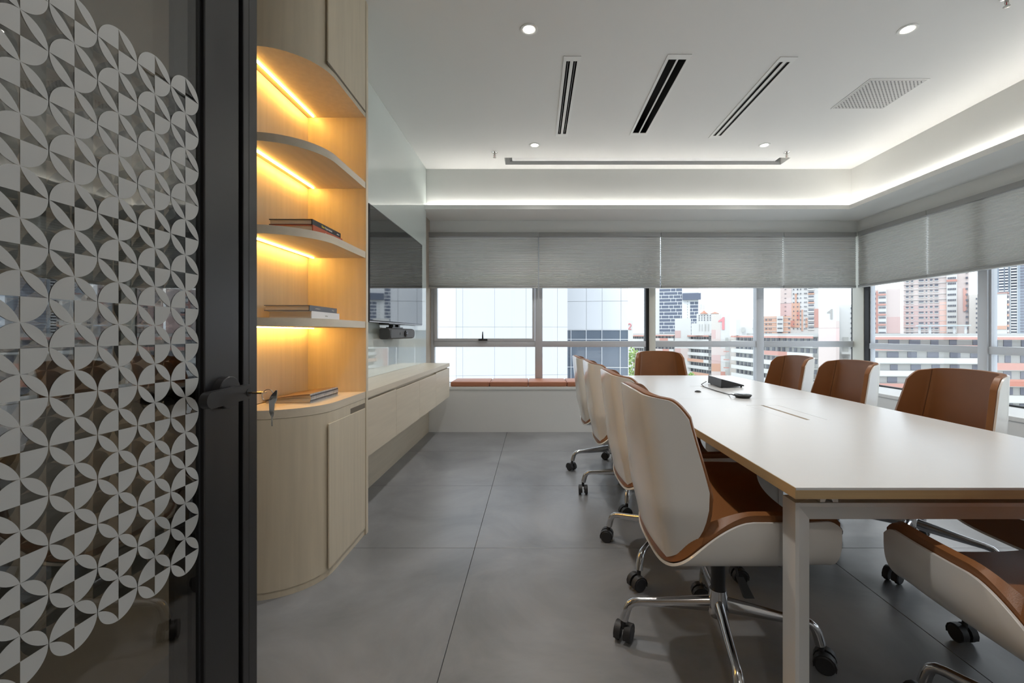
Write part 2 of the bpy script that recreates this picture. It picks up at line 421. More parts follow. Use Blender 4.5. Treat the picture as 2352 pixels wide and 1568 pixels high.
# ------------------------------------------------------------------ honeycomb blinds
def blind(axis, a, b, plane, label, z_top=2.345, z_bot=1.672):
    mid = (a + b) / 2
    root = thing('honeycomb_blind', label, 'blind', (mid, plane, z_bot) if axis == 'x' else (plane, mid, z_bot), group='grey honeycomb blinds')
    def P(u, d, z): return (u, plane + d, z) if axis == 'x' else (plane + d, u, z)
    g = .0065
    bm = bmesh.new()
    zt, zb = z_top - .055, z_bot + .03
    zs = [zt]; z = zt
    k = 0
    while z > zb + .006:                      # pleats crowd together towards the bottom
        f = (zt - z) / (zt - zb)
        z -= .0125 * (1.08 - .55 * f ** 2.2); zs.append(max(z, zb)); k += 1
    for sgn in (-1, 1):
        prev = None
        for i, zz in enumerate(zs):
            d = sgn * (.006 if i % 2 == 0 else .021)
            r = [bm.verts.new(P(a + g, d, zz)), bm.verts.new(P(b - g, d, zz))]
            if prev: bm.faces.new((prev[0], prev[1], r[1], r[0]))
            prev = r
    obj('pleated_fabric', bm, M_blind, root)
    def rb(nm, m, d0, d1, z0, z1, gg=g):
        if axis == 'x': bxo(nm, m, root, a + gg, b - gg, plane + d0, plane + d1, z0, z1, .003, 2)
        else: bxo(nm, m, root, plane + d0, plane + d1, a + gg, b - gg, z0, z1, .003, 2)
    rb('head_rail', M_rail, -.026, .026, z_top - .052, z_top - .001, .0015)
    rb('bottom_rail', M_rail, -.022, .022, z_bot + .010, z_bot + .032)
    rb('bottom_edge', M_pale, -.023, .023, z_bot, z_bot + .010)
    return root
YBL, XBL = YB - .11, XR - .045
bx = [PX(977.5, YBL), PX(1237, YBL), PX(1517, YBL), PX(1798, YBL), PX(1965, YBL)]
for i, lab in enumerate(('grey honeycomb blind beside the wall screen', 'grey honeycomb blind between the screen-side blind and the window post',
                         'wide grey honeycomb blind above the far end of the table', 'narrow grey honeycomb blind on the back window at the corner')):
    blind('x', bx[i], bx[i + 1], YBL, lab)
byy = [5.395, XBL * F / (2133 - VX), 2.97, 1.49, YF + .02]
for i, lab in enumerate(('grey honeycomb blind on the right window at the corner', 'large grey honeycomb blind on the right window at the frame edge',
                         'grey honeycomb blind on the right window over the near chairs', 'grey honeycomb blind on the right window nearest the door')):
    blind('y', byy[i + 1], byy[i], XBL, lab)

# ------------------------------------------------------------------ ceiling fittings
def slot_diffuser(r, label, w):
    a, b, c, d = r
    t = thing('slot_diffuser', label, 'air vent', ((a + b) / 2, (c + d) / 2, CEIL), group='ceiling slot diffusers')
    ww = b - a; sw = w
    m0 = (a + b) / 2; gap = .022 if w < .04 else .012
    s1 = (m0 - gap / 2 - sw, m0 - gap / 2); s2 = (m0 + gap / 2, m0 + gap / 2 + sw)
    bm = bmesh.new(); plate(bm, a, b, c, d, CEIL - .006, CEIL - .0005, [(*s1, c + .05, d - .05), (*s2, c + .05, d - .05)])
    obj('frame', bm, M_trim, t)
    bm = bmesh.new()
    x0, x1, y0, y1, z0, z1 = a + .014, b - .014, c + .014, d - .014, CEIL, CEIL + .14
    vs = [bm.verts.new(p) for p in ((x0, y0, z0), (x1, y0, z0), (x1, y1, z0), (x0, y1, z0), (x0, y0, z1), (x1, y0, z1), (x1, y1, z1), (x0, y1, z1))]
    for f in ((4, 5, 6, 7), (0, 1, 5, 4), (1, 2, 6, 5), (2, 3, 7, 6), (3, 0, 4, 7)): bm.faces.new([vs[i] for i in f])
    obj('duct', bm, M_dark, t)
    for s in (s1, s2):
        bm = bmesh.new(); mx = (s[0] + s[1]) / 2
        if w < .04:
            prism_b = [(mx - .003, CEIL + .002), (mx + .003, CEIL + .002), (mx + .006, CEIL + .03), (mx + .002, CEIL + .03)]
            va = [bm.verts.new((x, c + .05, z)) for x, z in prism_b]; vb = [bm.verts.new((x, d - .05, z)) for x, z in prism_b]
            bm.faces.new(va); bm.faces.new(vb[::-1])
            for i in range(4): bm.faces.new((va[i], vb[i], vb[(i + 1) % 4], va[(i + 1) % 4]))
            obj('blade', bm, mat('grey_blade', (.12, .12, .12), .5), t)
        else: bm.free()
slot_diffuser(slots[0], 'slim twin-slot air diffuser nearest the bookcase side', .026)
slot_diffuser(slots[1], 'wide twin-slot black air diffuser in the middle of the ceiling', .055)
slot_diffuser(slots[2], 'slim twin-slot air diffuser beside the perforated panel', .026)

# perforated access panel
px0, px1, py0, py1 = 2.44, 2.877, 3.26, 3.70
t = thing('perforated_panel', 'square perforated white ceiling panel', 'vent panel', ((px0 + px1) / 2, (py0 + py1) / 2, CEIL))
bxo('frame', M_trim, t, px0, px1, py0, py1, CEIL - .004, CEIL - .0005, .001, 1)
bxo('plate', mat('panel_white', (.62, .615, .60), .5), t, px0 + .012, px1 - .012, py0 + .012, py1 - .012, CEIL - .006, CEIL - .004)
bm = bmesh.new(); n = 27
for j in range(n):
    for i in range(14):
        cx = px0 + .022 + (px1 - px0 - .044) * (i + (.5 if j % 2 else 0) + .25) / 14; cyy = py0 + .02 + (py1 - py0 - .04) * (j + .5) / n
        vs = [bm.verts.new((cx + .0052 * math.cos(2 * PI * k / 8), cyy + .0052 * math.sin(2 * PI * k / 8), CEIL - .0064)) for k in range(8)]
        bm.faces.new(vs[::-1])
tag(obj('perforations', bm, M_dark, t), kind='stuff')

def downlight(x, y, label):
    t = thing('downlight', label, 'downlight', (x, y, CEIL), group='recessed ceiling downlights')
    bm = bmesh.new()
    n = 32
    prof = [(.054, 0), (.054, -.004), (.048, -.006), (.038, -.004), (.034, -.002)]
    rings = [[bm.verts.new((r * math.cos(2 * PI * k / n), r * math.sin(2 * PI * k / n), h)) for k in range(n)] for r, h in prof]
    for a, b in zip(rings, rings[1:]):
        for k in range(n): bm.faces.new((a[k], a[(k + 1) % n], b[(k + 1) % n], b[k]))
    obj('trim_ring', bm, M_trim, t, smooth=40, local=True)
    bm = bmesh.new(); lathe(bm, [(.034, -.0005), (.034, -.003), (.02, -.0045), (.0, -.005)], n=24)
    obj('lens', bm, M_lens, t, smooth=60, local=True)
    ld = bpy.data.lights.new('downlight_beam', 'SPOT'); ld.energy = SPOT_E; ld.spot_size = R(112); ld.spot_blend = .9
    ld.shadow_soft_size = .04; ld.color = (1.0, .97, .93)
    lo = bpy.data.objects.new('downlight_beam', ld); C.objects.link(lo); lo.parent = t; lo.location = (0, 0, -.03)
downlight(-.034, 2.733, 'bright recessed downlight nearest the bookcase top')
downlight(2.274, 2.733, 'recessed downlight above the right-hand chairs')
downlight(.0, 4.413, 'recessed downlight in front of the screen recess, window end left')
downlight(2.262, 4.413, 'recessed downlight in front of the screen recess, window end right')

downlight(-.034, 1.053, 'unseen downlight added inside the door to light the near end')  # added unseen lamp, brightens the near end of the room
downlight(2.274, 1.053, 'unseen downlight added above the near table end to brighten it')  # second added lamp out of view, lifts the near table top

def sprinkler(x, y, label):
    t = thing('sprinkler', label, 'sprinkler', (x, y, CEIL), group='ceiling sprinklers')
    bm = bmesh.new(); lathe(bm, [(.0, -.0002), (.032, -.0002), (.028, -.006), (.014, -.009), (.0, -.009)], n=20); obj('escutcheon', bm, M_chrome, t, smooth=40, local=True)
    bm = bmesh.new(); tube(bm, [(0, 0, -.008), (0, 0, -.028)], .009, 12)
    for s in (-1, 1): tube(bm, [(s * .008, 0, -.026), (s * .012, 0, -.038), (s * .003, 0, -.052)], .0025, 6)
    obj('frame', bm, M_steel, t, smooth=40, local=True)
    bm = bmesh.new(); tube(bm, [(0, 0, -.03), (0, 0, -.05)], .0025, 8); obj('bulb', bm, mat('red_bulb', (.35, .02, .02), .2), t, local=True)
    bm = bmesh.new(); lathe(bm, [(.0, -.052), (.016, -.053), (.016, -.055), (.0, -.056)], n=16); obj('deflector', bm, M_steel, t, local=True)
sprinkler(-.41, 4.59, 'small chrome sprinkler head near the wall screen')
sprinkler(2.58, 4.59, 'chrome sprinkler head at the right end of the screen recess')
sprinkler(2.60, 2.47, 'chrome sprinkler head at the top right picture edge')

# projector screen in its slot
t = thing('projector_screen', 'white roller projector screen recessed in a long ceiling slot', 'projector screen', (1.19, 4.82, CEIL))
bm = bmesh.new()
x0, x1, y0, y1, z0, z1 = -.318, 2.698, 4.732, 4.923, CEIL + .002, CEIL + .16
vs = [bm.verts.new(p) for p in ((x0, y0, z0), (x1, y0, z0), (x1, y1, z0), (x0, y1, z0), (x0, y0, z1), (x1, y0, z1), (x1, y1, z1), (x0, y1, z1))]
for f in ((4, 5, 6, 7), (0, 1, 5, 4), (1, 2, 6, 5), (2, 3, 7, 6), (3, 0, 4, 7)): bm.faces.new([vs[i] for i in f])
obj('recess', bm, M_wall, t)
bxo('housing', mat('screen_housing', (.75, .75, .74), .4), t, -.245, 2.60, 4.736, 4.845, CEIL + .006, CEIL + .115, .012, 3)
for xx in (-.265, 2.602): bxo('end_cap', M_black, t, xx, xx + .018, 4.736, 4.85, CEIL + .006, CEIL + .118)
bxo('weight_bar', M_black, t, -.24, 2.59, 4.846, 4.852, CEIL + .010, CEIL + .03)

# ------------------------------------------------------------------ bookcase
BX0, BX1, BY0, BY1, RAD = XL + .004, -.943, 1.873, 2.53, .255
def outline(inset=0.0, y_end=2.50, x_back=None):
    xb = BX0 if x_back is None else x_back
    cx, cyy = BX1 - RAD, BY0 + RAD; r = RAD - inset
    pts = [(xb, BY0 + inset)]
    for k in range(0, 17):
        a = -PI / 2 + (PI / 2) * k / 16
        pts.append((cx + r * math.cos(a), cyy + r * math.sin(a)))
    pts += [(BX1 - inset, y_end), (xb, y_end)]
    return pts
bc = thing('bookcase', 'pale oak built-in bookcase with rounded end and warm-lit shelves', 'bookcase', (-1.11, 2.2, 0))
def slab(name, z0, z1, m=M_woodh, inset=0.0, y_end=2.50):
    bm = bmesh.new(); prism(bm, outline(inset, y_end), z0, z1)
    return obj(name, bm, m, bc, smooth=30)
bxo('side_panel', M_wood, bc, BX0, BX1 + .004, 2.50, BY1, .0, CEIL - .001, .001, 1)
bxo('back_panel', M_wood, bc, BX0, BX0 + .012, BY0 + .002, 2.4995, .80, 2.32)
slab('plinth', .0, .030, M_wood, .005, 2.4995)
slab('base_body', .0315, .7590, M_wood, .0015, 2.4995)
slab('counter_top', .76, .797, M_woodh, 0, 2.4995)
sh = {}
for nm, zb in (('A', 1.928), ('B', 1.541), ('C', 1.152)):
    sh[nm] = slab('shelf', zb, zb + .036, M_woodh, 0, 2.4995)
up = slab('upper_cabinet', 2.324, CEIL - .002, M_wood, 0, 2.4995)
# doors
d1 = bxo('lower_door', M_wood, bc, BX1 - .006, BX1 + .0012, 2.055, 2.494, .040, .706, .0012, 1)
bxo('finger_pull_shade', mat('painted_recess_shade', (.17, .14, .10), .7), d1, BX1 - .004, BX1 - .0008, 2.30, 2.494, .708, .735)  # solid dark strip; shade of the pull recess painted as colour
d2 = bxo('upper_door', M_wood, bc, BX1 - .006, BX1 + .0022, 2.045, 2.490, 2.36, CEIL - .02, .0012, 1)
bxo('door_gap_shade', MATS['painted_recess_shade'], d2, BX1 - .001, BX1 + .001, 2.040, 2.496, 2.348, 2.3595)  # dark strip painting the shade under the upper door
for zb in (2.324, 1.928, 1.541, 1.152):
    bxo('light_strip', M_led, bc, -1.230, -1.223, BY0 + .03, 2.486, zb - .005, zb - .0005)

# books
def book(name, label, m, x0, x1, y0, y1, z0, z1, texts=(), group=None, rot=0.0):
    t = thing(name, label, 'book', ((x0 + x1) / 2, (y0 + y1) / 2, z0), group=group)
    c = .003
    bm = bmesh.new()
    box(bm, x0, x1, y0, y1, z0, z0 + c); box(bm, x0, x1, y0, y1, z1 - c, z1); box(bm, x1 - c, x1 + .0012, y0, y1, z0, z1)
    obj('cover', bm, m, t)
    bxo('pages', M_paper, t, x0 + .004, x1 - c, y0 + .004, y1 - .004, z0 + c, z1 - c)
    for txt, size, yo, col in texts:
        me = text_mesh(txt, size)
        me.materials.append(mat('print_' + col, {'yellow': (.75, .6, .1), 'white': (.8, .8, .78), 'grey': (.55, .55, .56)}[col], .6))
        o = bpy.data.objects.new('lettering', me); C.objects.link(o); o.parent = t
        o.rotation_euler = (R(90), 0, R(90)); o.location = Vector((x1 + .0018, y0 + yo, (z0 + z1) / 2 - size * .3)) - t.location
    t.rotation_euler = (0, 0, rot)
    return t
M_bblack = mat('book_black', (.022, .022, .026), .45); M_bred = mat('book_orange_red', (.42, .085, .035), .5)
M_bgrey = mat('book_grey', (.13, .14, .165), .5); M_bwhite = mat('book_white', (.68, .70, .73), .4)
zB = 1.577 + .0004
book('book', 'orange-red hardback under the black book on the middle shelf', M_bred, -1.185, -.992, 2.005, 2.312, zB, zB + .030, [('Impressions', .014, .12, 'white'), ('studio', .011, .235, 'white')], 'hardbacks on the lit shelves')
book('book', 'black hardback with yellow and white spine lettering on top', M_bblack, -1.190, -.996, 2.008, 2.300, zB + .0304, zB + .056, [('New', .017, .085, 'yellow'), ('Impressions', .015, .122, 'white'), ('edition', .010, .245, 'white')], 'hardbacks on the lit shelves')
zC = 1.188 + .0004
book('book', 'thick white hardback lowest on the shelf under the grey book', M_bwhite, -1.215, -1.018, 2.045, 2.335, zC, zC + .035, [('volume', .010, .13, 'grey')], 'hardbacks on the lit shelves')
book('book', 'slate grey hardback lying on the white book', M_bgrey, -1.228, -1.022, 2.035, 2.315, zC + .0354, zC + .061, [('architecture', .010, .05, 'grey'), ('design', .011, .22, 'grey')], 'hardbacks on the lit shelves')
# magazines: spines stacked, open edges sagging down
zM = .797
names = ['lowest', 'second lowest', 'third', 'fourth', 'fifth', 'topmost']
for k in range(6):
    dx = random.uniform(-.0015, .0015); dy = random.uniform(-.010, .010)
    xs0, xs1, y0, y1 = -1.245 + dx, -1.040 + dx, 2.085 + dy, 2.375 + dy
    base = zM + .0003 + k * .0072
    t = thing('magazine', f'glossy magazine, {names[k]} of the stack on the bookcase counter', 'magazine', ((xs0 + xs1) / 2, (y0 + y1) / 2, zM), group='magazines on the bookcase counter')
    bm = bmesh.new(); nseg = 8; rows = []
    for i in range(nseg + 1):
        f = i / nseg
        zb = zM + .0003 + k * .0072 * (1 - .60 * (1 - f) ** 1.5); th = .0066 - .0046 * (1 - f) ** 1.1
        x = xs0 + (xs1 - xs0) * f
        rows.append([bm.verts.new(p) for p in ((x, y0, zb), (x, y1, zb), (x, y1, zb + th), (x, y0, zb + th))])
    for a, b in zip(rows, rows[1:]):
        for i in range(4): bm.faces.new((a[i], a[(i + 1) % 4], b[(i + 1) % 4], b[i]))
    bm.faces.new(rows[0][::-1]); bm.faces.new(rows[-1])
    obj('pages', bm, M_paper if k < 5 else mat('cover_brown', (.21, .13, .075), .35, noise=((30, 30, 30), .25, 3)), t, smooth=30)
    bm = bmesh.new(); box(bm, xs1, xs1 + .0008, y0, y1, base, base + .0066)
    obj('spine', bm, mat(f'spine_{k % 3}', [(.05, .06, .08), (.30, .31, .33), (.42, .43, .45)][(k * 2 + 1) % 3], .35, noise=((1, 60, 60), .6, 3)), t)
    if k == 5:
        bm = bmesh.new()
        def cover_z(x):
            f = (x - xs0) / (xs1 - xs0); i0 = min(7, int(f * 8)); 
            def zt_(g): return zM + .0003 + k * .0072 * (1 - .60 * (1 - g) ** 1.5) + .0066 - .0046 * (1 - g) ** 1.1
            a_, b_ = zt_(i0 / 8), zt_((i0 + 1) / 8); return a_ + (b_ - a_) * (f * 8 - i0)
        for i in range(5):
            xa, xb = -1.215 + i * .014, -1.205 + i * .014
            q = [bm.verts.new((x, y, cover_z(x) + .0004)) for x, y in ((xa, y0 + .025), (xb, y0 + .025), (xb, y0 + .035), (xa, y0 + .035))]; bm.faces.new(q)
        obj('masthead', bm, mat('print_white', (.8, .8, .78), .6), t)

# ------------------------------------------------------------------ glass board, counter, screen
YG0, YG1, XG = BY1, 5.045, -1.222
bm = bmesh.new(); box(bm, XL + .02, XG, YG0 + .001, YG1, .797, CEIL - .001)
tag(obj('glass_board', bm, M_board), 'pale green-white back-painted glass wall board behind the screen', 'glass board')
bxo_l = bmesh.new(); box(bxo_l, XL, -1.205, YG0 + .001, YBEN - .001, 0, .425)
tag(obj('baseboard_left', bxo_l, M_woodh), 'pale oak wall panel below the floating cabinets', 'panel', kind='structure')
XC = -.940
bm = bmesh.new(); box(bm, XG + .0005, XC, YG0 + .001, 4.96, .757, .796, .001, 1)
tag(obj('worktop', bm, M_woodh, smooth=30), 'long pale worktop of the floating wall cabinets', 'worktop')
ycab = [YG0 + .004, 3.057, 3.673, 4.288, 4.955]
clab = ['floating pale oak wall cabinet beside the bookcase', 'second floating pale oak wall cabinet from the bookcase',
        'third floating pale oak wall cabinet from the bookcase', 'floating pale oak wall cabinet at the window end']
for i in range(4):
    a, b = ycab[i], ycab[i + 1]
    t = thing('wall_cabinet', clab[i], 'cabinet', (-1.07, (a + b) / 2, .425), group='floating cabinets under the screen')
    bxo('body', M_woodh, t, -1.2045, XC - .026, a + .001, b - .001, .428, .755)
    bxo('door', M_woodh, t, XC - .022, XC - .002, a + .0015, b - .0015, .425, .742 if i not in (1, 2) else .735, .001, 1)

t = thing('wall_screen', 'large flat black wall-mounted screen', 'television', (-1.19, 3.92, 1.2))
TX0, TX1, TY0, TY1, TZ_0, TZ_1 = -1.205, -1.170, 3.171, 4.672, 1.202, 2.045
bxo('housing', M_bezel, t, TX0, TX1, TY0, TY1, TZ_0, TZ_1, .004, 2)
bxo('display', M_screen, t, TX1 - .001, TX1 + .0015, TY0 + .012, TY1 - .010, TZ_0 + .016, TZ_1 - .010)
bxo('wall_bracket', M_black, t, XG + .001, TX0, 3.6, 4.25, 1.35, 1.85)
bm = bmesh.new(); box(bm, TX1 - .0, TX1 + .003, TY0 + .002, TY1 - .002, TZ_0 + .002, TZ_0 + .008)
obj('lower_trim', bm, mat('silver_trim', (.4, .4, .41), .3, metal=1), t)

t = thing('conference_camera', 'dark grey video bar with round lens mounted under the screen', 'camera', (-1.13, 3.71, 1.08))
M_vb = mat('graphite_mesh', (.055, .056, .058), .65, bump=((500, 500, 500), .4))
VX0, VX1, VY0, VY1, VZ0, VZ1 = -1.168, -1.086, 3.372, 4.06, 1.077, 1.163
bm = bmesh.new()
rr = .032; prof = []
for cxx, czz, a0 in ((VX1 - rr, VZ1 - rr, 0), (VX0 + rr * .6, VZ1 - rr * .6, 90), (VX0 + rr * .6, VZ0 + rr * .6, 180), (VX1 - rr, VZ0 + rr, 270)):
    r_ = rr if cxx > -1.13 else rr * .6
    for k in range(6):
        a = R(a0 + 90 * k / 5); prof.append((cxx + r_ * math.cos(a), czz + r_ * math.sin(a)))
va = [bm.verts.new((x, VY0, z)) for x, z in prof]; vb = [bm.verts.new((x, VY1, z)) for x, z in prof]
bm.faces.new(va); bm.faces.new(vb[::-1])
for i in range(len(prof)): bm.faces.new((va[i], vb[i], vb[(i + 1) % len(prof)], va[(i + 1) % len(prof)]))
obj('body', bm, M_vb, t, smooth=30)
bxo('face', mat('graphite_face', (.10, .102, .105), .6), t, VX1 - .002, VX1 + .001, VY0 + .02, VY1 - .02, VZ0 + .010, VZ1 - .010)
bm = bmesh.new(); lathe(bm, [(.0, 0), (.027, 0), (.027, .013), (.022, .015), (.0, .015)], (VX1, 3.76, 1.12), 24, 'x'); obj('lens_ring', bm, M_black, t, smooth=40)
bm = bmesh.new(); lathe(bm, [(.0, .0), (.017, .0), (.014, .004), (.0, .006)], (VX1 + .015, 3.76, 1.12), 20, 'x'); obj('lens', bm, mat('lens_glass', (.02, .02, .03), .03, spec=1, ior=1.8), t, smooth=50)
bm = bmesh.new(); lathe(bm, [(.0, 0), (.012, 0), (.010, .004), (.0, .005)], (VX1, 3.62, 1.12), 16, 'x'); obj('sensor', bm, M_black, t, smooth=40)
bm = bmesh.new()
box(bm, -1.16, -1.11, 3.5, 3.78, 1.163, 1.172); box(bm, -1.155, -1.12, 3.55, 3.60, 1.172, 1.198); box(bm, -1.155, -1.12, 3.69, 3.73, 1.172, 1.198)
box(bm, -1.20, -1.12, 3.45, 3.9, 1.193, 1.2005)
obj('bracket', bm, M_black, t)

# bench cushions
cxs = [PX(p, YBEN) for p in (1034, 1124, 1213, 1302, 1391, 1480)]
clabs = ['terracotta bench cushion against the floating cabinet', 'second terracotta bench cushion from the cabinet', 'third terracotta bench cushion from the cabinet',
         'terracotta bench cushion half hidden behind the far chair', 'terracotta bench cushion hidden behind the chairs']
for i in range(5):
    bm = bmesh.new(); box(bm, cxs[i] + .002, cxs[i + 1] - .002, YBEN + .004, YB - .03, ZBEN + .0004, ZBEN + .056, .014, 3)
    for v in bm.verts:
        if v.co.z > ZBEN + .05:
            fx = (v.co.x - cxs[i]) / (cxs[i + 1] - cxs[i]); v.co.z += .006 * math.sin(PI * min(1, max(0, fx)))
    t = thing('bench_cushion', clabs[i], 'cushion', ((cxs[i] + cxs[i + 1]) / 2, 5.3, ZBEN), group='terracotta cushions on the window bench')
    obj('pad', bm, M_cush, t, smooth=45)
    bm = bmesh.new(); z_ = ZBEN + .047
    tube(bm, [(cxs[i] + .006, YBEN + .006, z_), (cxs[i + 1] - .006, YBEN + .006, z_)], .0025, 6)
    obj('piping', bm, mat('piping_brown', (.36, .13, .07), .5), t)

# ------------------------------------------------------------------ table
TXL, TXR, TYN, TYF, TT = .643, 1.787, 1.106, 4.08, .74
SEAM = 2.615
tb = thing('conference_table', 'long white-topped conference table with oak edge and white steel legs', 'table', (1.215, 2.6, 0))
def top_half(y0, y1, hole):
    bm = bmesh.new(); plate(bm, TXL + .0015, TXR - .0015, y0, y1, TT - .006, TT, [hole])
    tp = obj('table_top', bm, M_top, tb)
    bm = bmesh.new(); box(bm, TXL, TXR, y0, y1, TT - .028, TT - .0062)
    box(bm, TXL, TXL + .0014, y0, y1, TT - .0062, TT - .0006); box(bm, TXR - .0014, TXR, y0, y1, TT - .0062, TT - .0006)
    obj('edge_board', bm, M_edge, tb)
h1 = (1.085, 1.345, 1.96, 2.46); h2 = (1.085, 1.345, 2.80, 3.30)
# power flap position from the photo: near flap
def tp_xy(px, py): Y = (H - TT) * F / (py - VY); return PX(px, Y), Y
fa = [tp_xy(1716, 930), tp_xy(1789, 930.5), tp_xy(1899, 964), tp_xy(1810, 964)]
hx0, hx1 = (fa[0][0] + fa[3][0]) / 2, (fa[1][0] + fa[2][0]) / 2
hy0, hy1 = (fa[2][1] + fa[3][1]) / 2, (fa[0][1] + fa[1][1]) / 2
h1 = (hx0, hx1, hy0, hy1)
h2 = (hx0, hx1, 2 * SEAM - hy1, 2 * SEAM - hy0)
top_half(TYN, SEAM - .0008, h1); top_half(SEAM + .0008, TYF, h2)
for hh in (h1, h2):
    x0, x1, y0, y1 = hh; xm = (x0 + x1) / 2
    bxo('flap', M_top, tb, x0 + .0015, xm - .009, y0 + .0015, y1 - .0015, TT - .006, TT - .0003)
    bxo('flap', M_top, tb, xm + .009, x1 - .0015, y0 + .0015, y1 - .0015, TT - .006, TT - .0003)
# steel portal frames
def leg_frame(y, s):
    # portal of folded steel: slim outer lip, splayed inner face; s = +1 lip towards -y, -1 towards +y
    x0, x1, zt = .686, TXL + TXR - .686, .675
    prof = [(0, 0), (.010, 0), (.055, .030), (.055, .060), (0, .060)]
    for sx, xa in ((1, x0), (-1, x1)):
        bm = bmesh.new(); pts = [(xa + sx * a, y + s * b) for a, b in prof]
        if sx * s < 0: pts = pts[::-1]
        prism(bm, pts, 0, zt); obj('leg', bm, M_white, tb)
    bm = bmesh.new(); pts = [(y + s * b + s * .0006, zt - a - .0005) for a, b in prof]
    prism_yz(bm, pts, x0 + .0008, x1 - .0008); obj('cross_rail', bm, M_white, tb)
leg_frame(1.18, 1); leg_frame(TYF - .030, -1)
# brackets between frame and top
for xx in (.753, TXL + TXR - .80):
    for y in (1.182, TYF - .085):
        bm = bmesh.new(); pts = [(xx, TT - .0642), (xx, TT - .0285), (xx + .047, TT - .0285), (xx + .047, TT - .0642), (xx + .034, TT - .0642)]
        for k in range(1, 6): a = PI * k / 6; pts.append((xx + .0225 + .009 * math.cos(a), TT - .0642 + .014 * math.sin(a)))
        pts.append((xx + .012, TT - .0642))
        va = [bm.verts.new((x, y, z)) for x, z in pts]; vb = [bm.verts.new((x, y + .045, z)) for x, z in pts]
        bm.faces.new(va); bm.faces.new(vb[::-1])
        for i in range(len(pts)): bm.faces.new((va[i], vb[i], vb[(i + 1) % len(pts)], va[(i + 1) % len(pts)]))
        obj('bracket', bm, M_white, tb)
bxo('beam', M_white, tb, TXL + .20, TXL + .24, 1.241, TYF - .091, TT - .068, TT - .0285)
bxo('beam', M_white, tb, TXR - .24, TXR - .20, 1.241, TYF - .091, TT - .068, TT - .0285)
bxo('cable_column', M_white, tb, .99, 1.215, 2.20, 2.60, 0, TT - .029, .003, 1)
bxo('column_cover', M_white, tb, 1.195, 1.2165, 2.195, 2.605, .02, TT - .03)
bxo('cable_tray', M_rail, tb, h1[0] + .004, h1[1] - .004, h1[2] + .004, h1[3] - .004, TT - .12, TT - .0285)

# devices on the table
def on_table(px, py): x, y = tp_xy(px, py); return x, y
t = thing('touch_controller', 'black wedge-shaped touch controller on the far half of the table', 'controller', (*on_table(1665, 886), TT))
A = on_table(1656, 891); B = on_table(1709, 890); D = on_table(1626, 880.5)
A, B, D = (Vector((*p, 0)) for p in (A, B, D))
u = (B - A); v = (D - A); Cc = A + u + v
bm = bmesh.new()
def wv(p, z): return bm.verts.new((p.x, p.y, TT + z))
zz0, zl, zh = .006, .014, .062
lo_ = [wv(A, zz0), wv(B, zz0 + .004), wv(Cc, zz0 + .004), wv(D, zz0)]
hi_ = [wv(A + u * .02, zh), wv(B, zl + .004), wv(Cc, zl + .004), wv(D + u * .02, zh)]
bm.faces.new(lo_[::-1]); bm.faces.new(hi_)
for i in range(4): bm.faces.new((lo_[i], lo_[(i + 1) % 4], hi_[(i + 1) % 4], hi_[i]))
obj('body', bm, M_black, t)
bm = bmesh.new()
q = [A + u * .06 + v * .05, B - u * .05 + v * .05, Cc - u * .05 - v * .05, D + u * .06 - v * .05]
zt_ = lambda f: zh + (zl + .004 - zh) * f
vs = [bm.verts.new((p.x, p.y, TT + zt_(f) + .0012)) for p, f in zip(q, (.05, .95, .95, .05))]
bm.faces.new(vs); obj('touch_glass', bm, M_screen, t)
for p in (A + u * .93 + v * .08, Cc - u * .07 - v * .08, A + u * .1 + v * .1, D + u * .1 - v * .1):
    bm = bmesh.new(); lathe(bm, [(.006, 0), (.006, .0105)], (p.x, p.y, TT + .0002), 12); obj('foot', bm, M_rubber, t)
t = thing('microphone_puck', 'round black microphone puck with cable on the table', 'microphone', (*on_table(1706, 914.5), TT))
mx_, my_ = on_table(1706, 913)
bm = bmesh.new(); lathe(bm, [(.0, .0006), (.038, .0006), (.046, .010), (.050, .016), (.047, .020), (.0, .021)], (mx_, my_, TT), 32); obj('body', bm, M_black, t, smooth=40)
bm = bmesh.new(); lathe(bm, [(.012, .0211), (.030, .0211), (.028, .0225), (.014, .0225)], (mx_, my_, TT), 24); obj('button_ring', bm, mat('dark_grey_gloss', (.05, .05, .055), .25), t, smooth=40)
bm = bmesh.new(); p0 = on_table(1617, 890); p1 = on_table(1674, 907)
tube(bm, [(mx_ - .045, my_ + .008, TT + .012), (mx_ - .06, my_ + .012, TT + .018), (p1[0], p1[1], TT + .004), ((p0[0] + p1[0]) / 2, (p0[1] + p1[1]) / 2, TT + .003),
          (p0[0], p0[1], TT + .006), (p0[0] + .0, p0[1] + .05, TT + .018), (D.x - .012, D.y + .0, TT + .016)], .0028, 8)
obj('cable', bm, M_rubber, t, smooth=60)
bm = bmesh.new(); p0 = on_table(1603, 900); lathe(bm, [(.0, .0004), (.021, .0004), (.018, .006), (.010, .010), (.0, .011)], (p0[0], p0[1], TT), 20)
tag(obj('cable_grommet', bm, M_black, smooth=40), 'small black domed button on the table beside the controller cable', 'grommet')

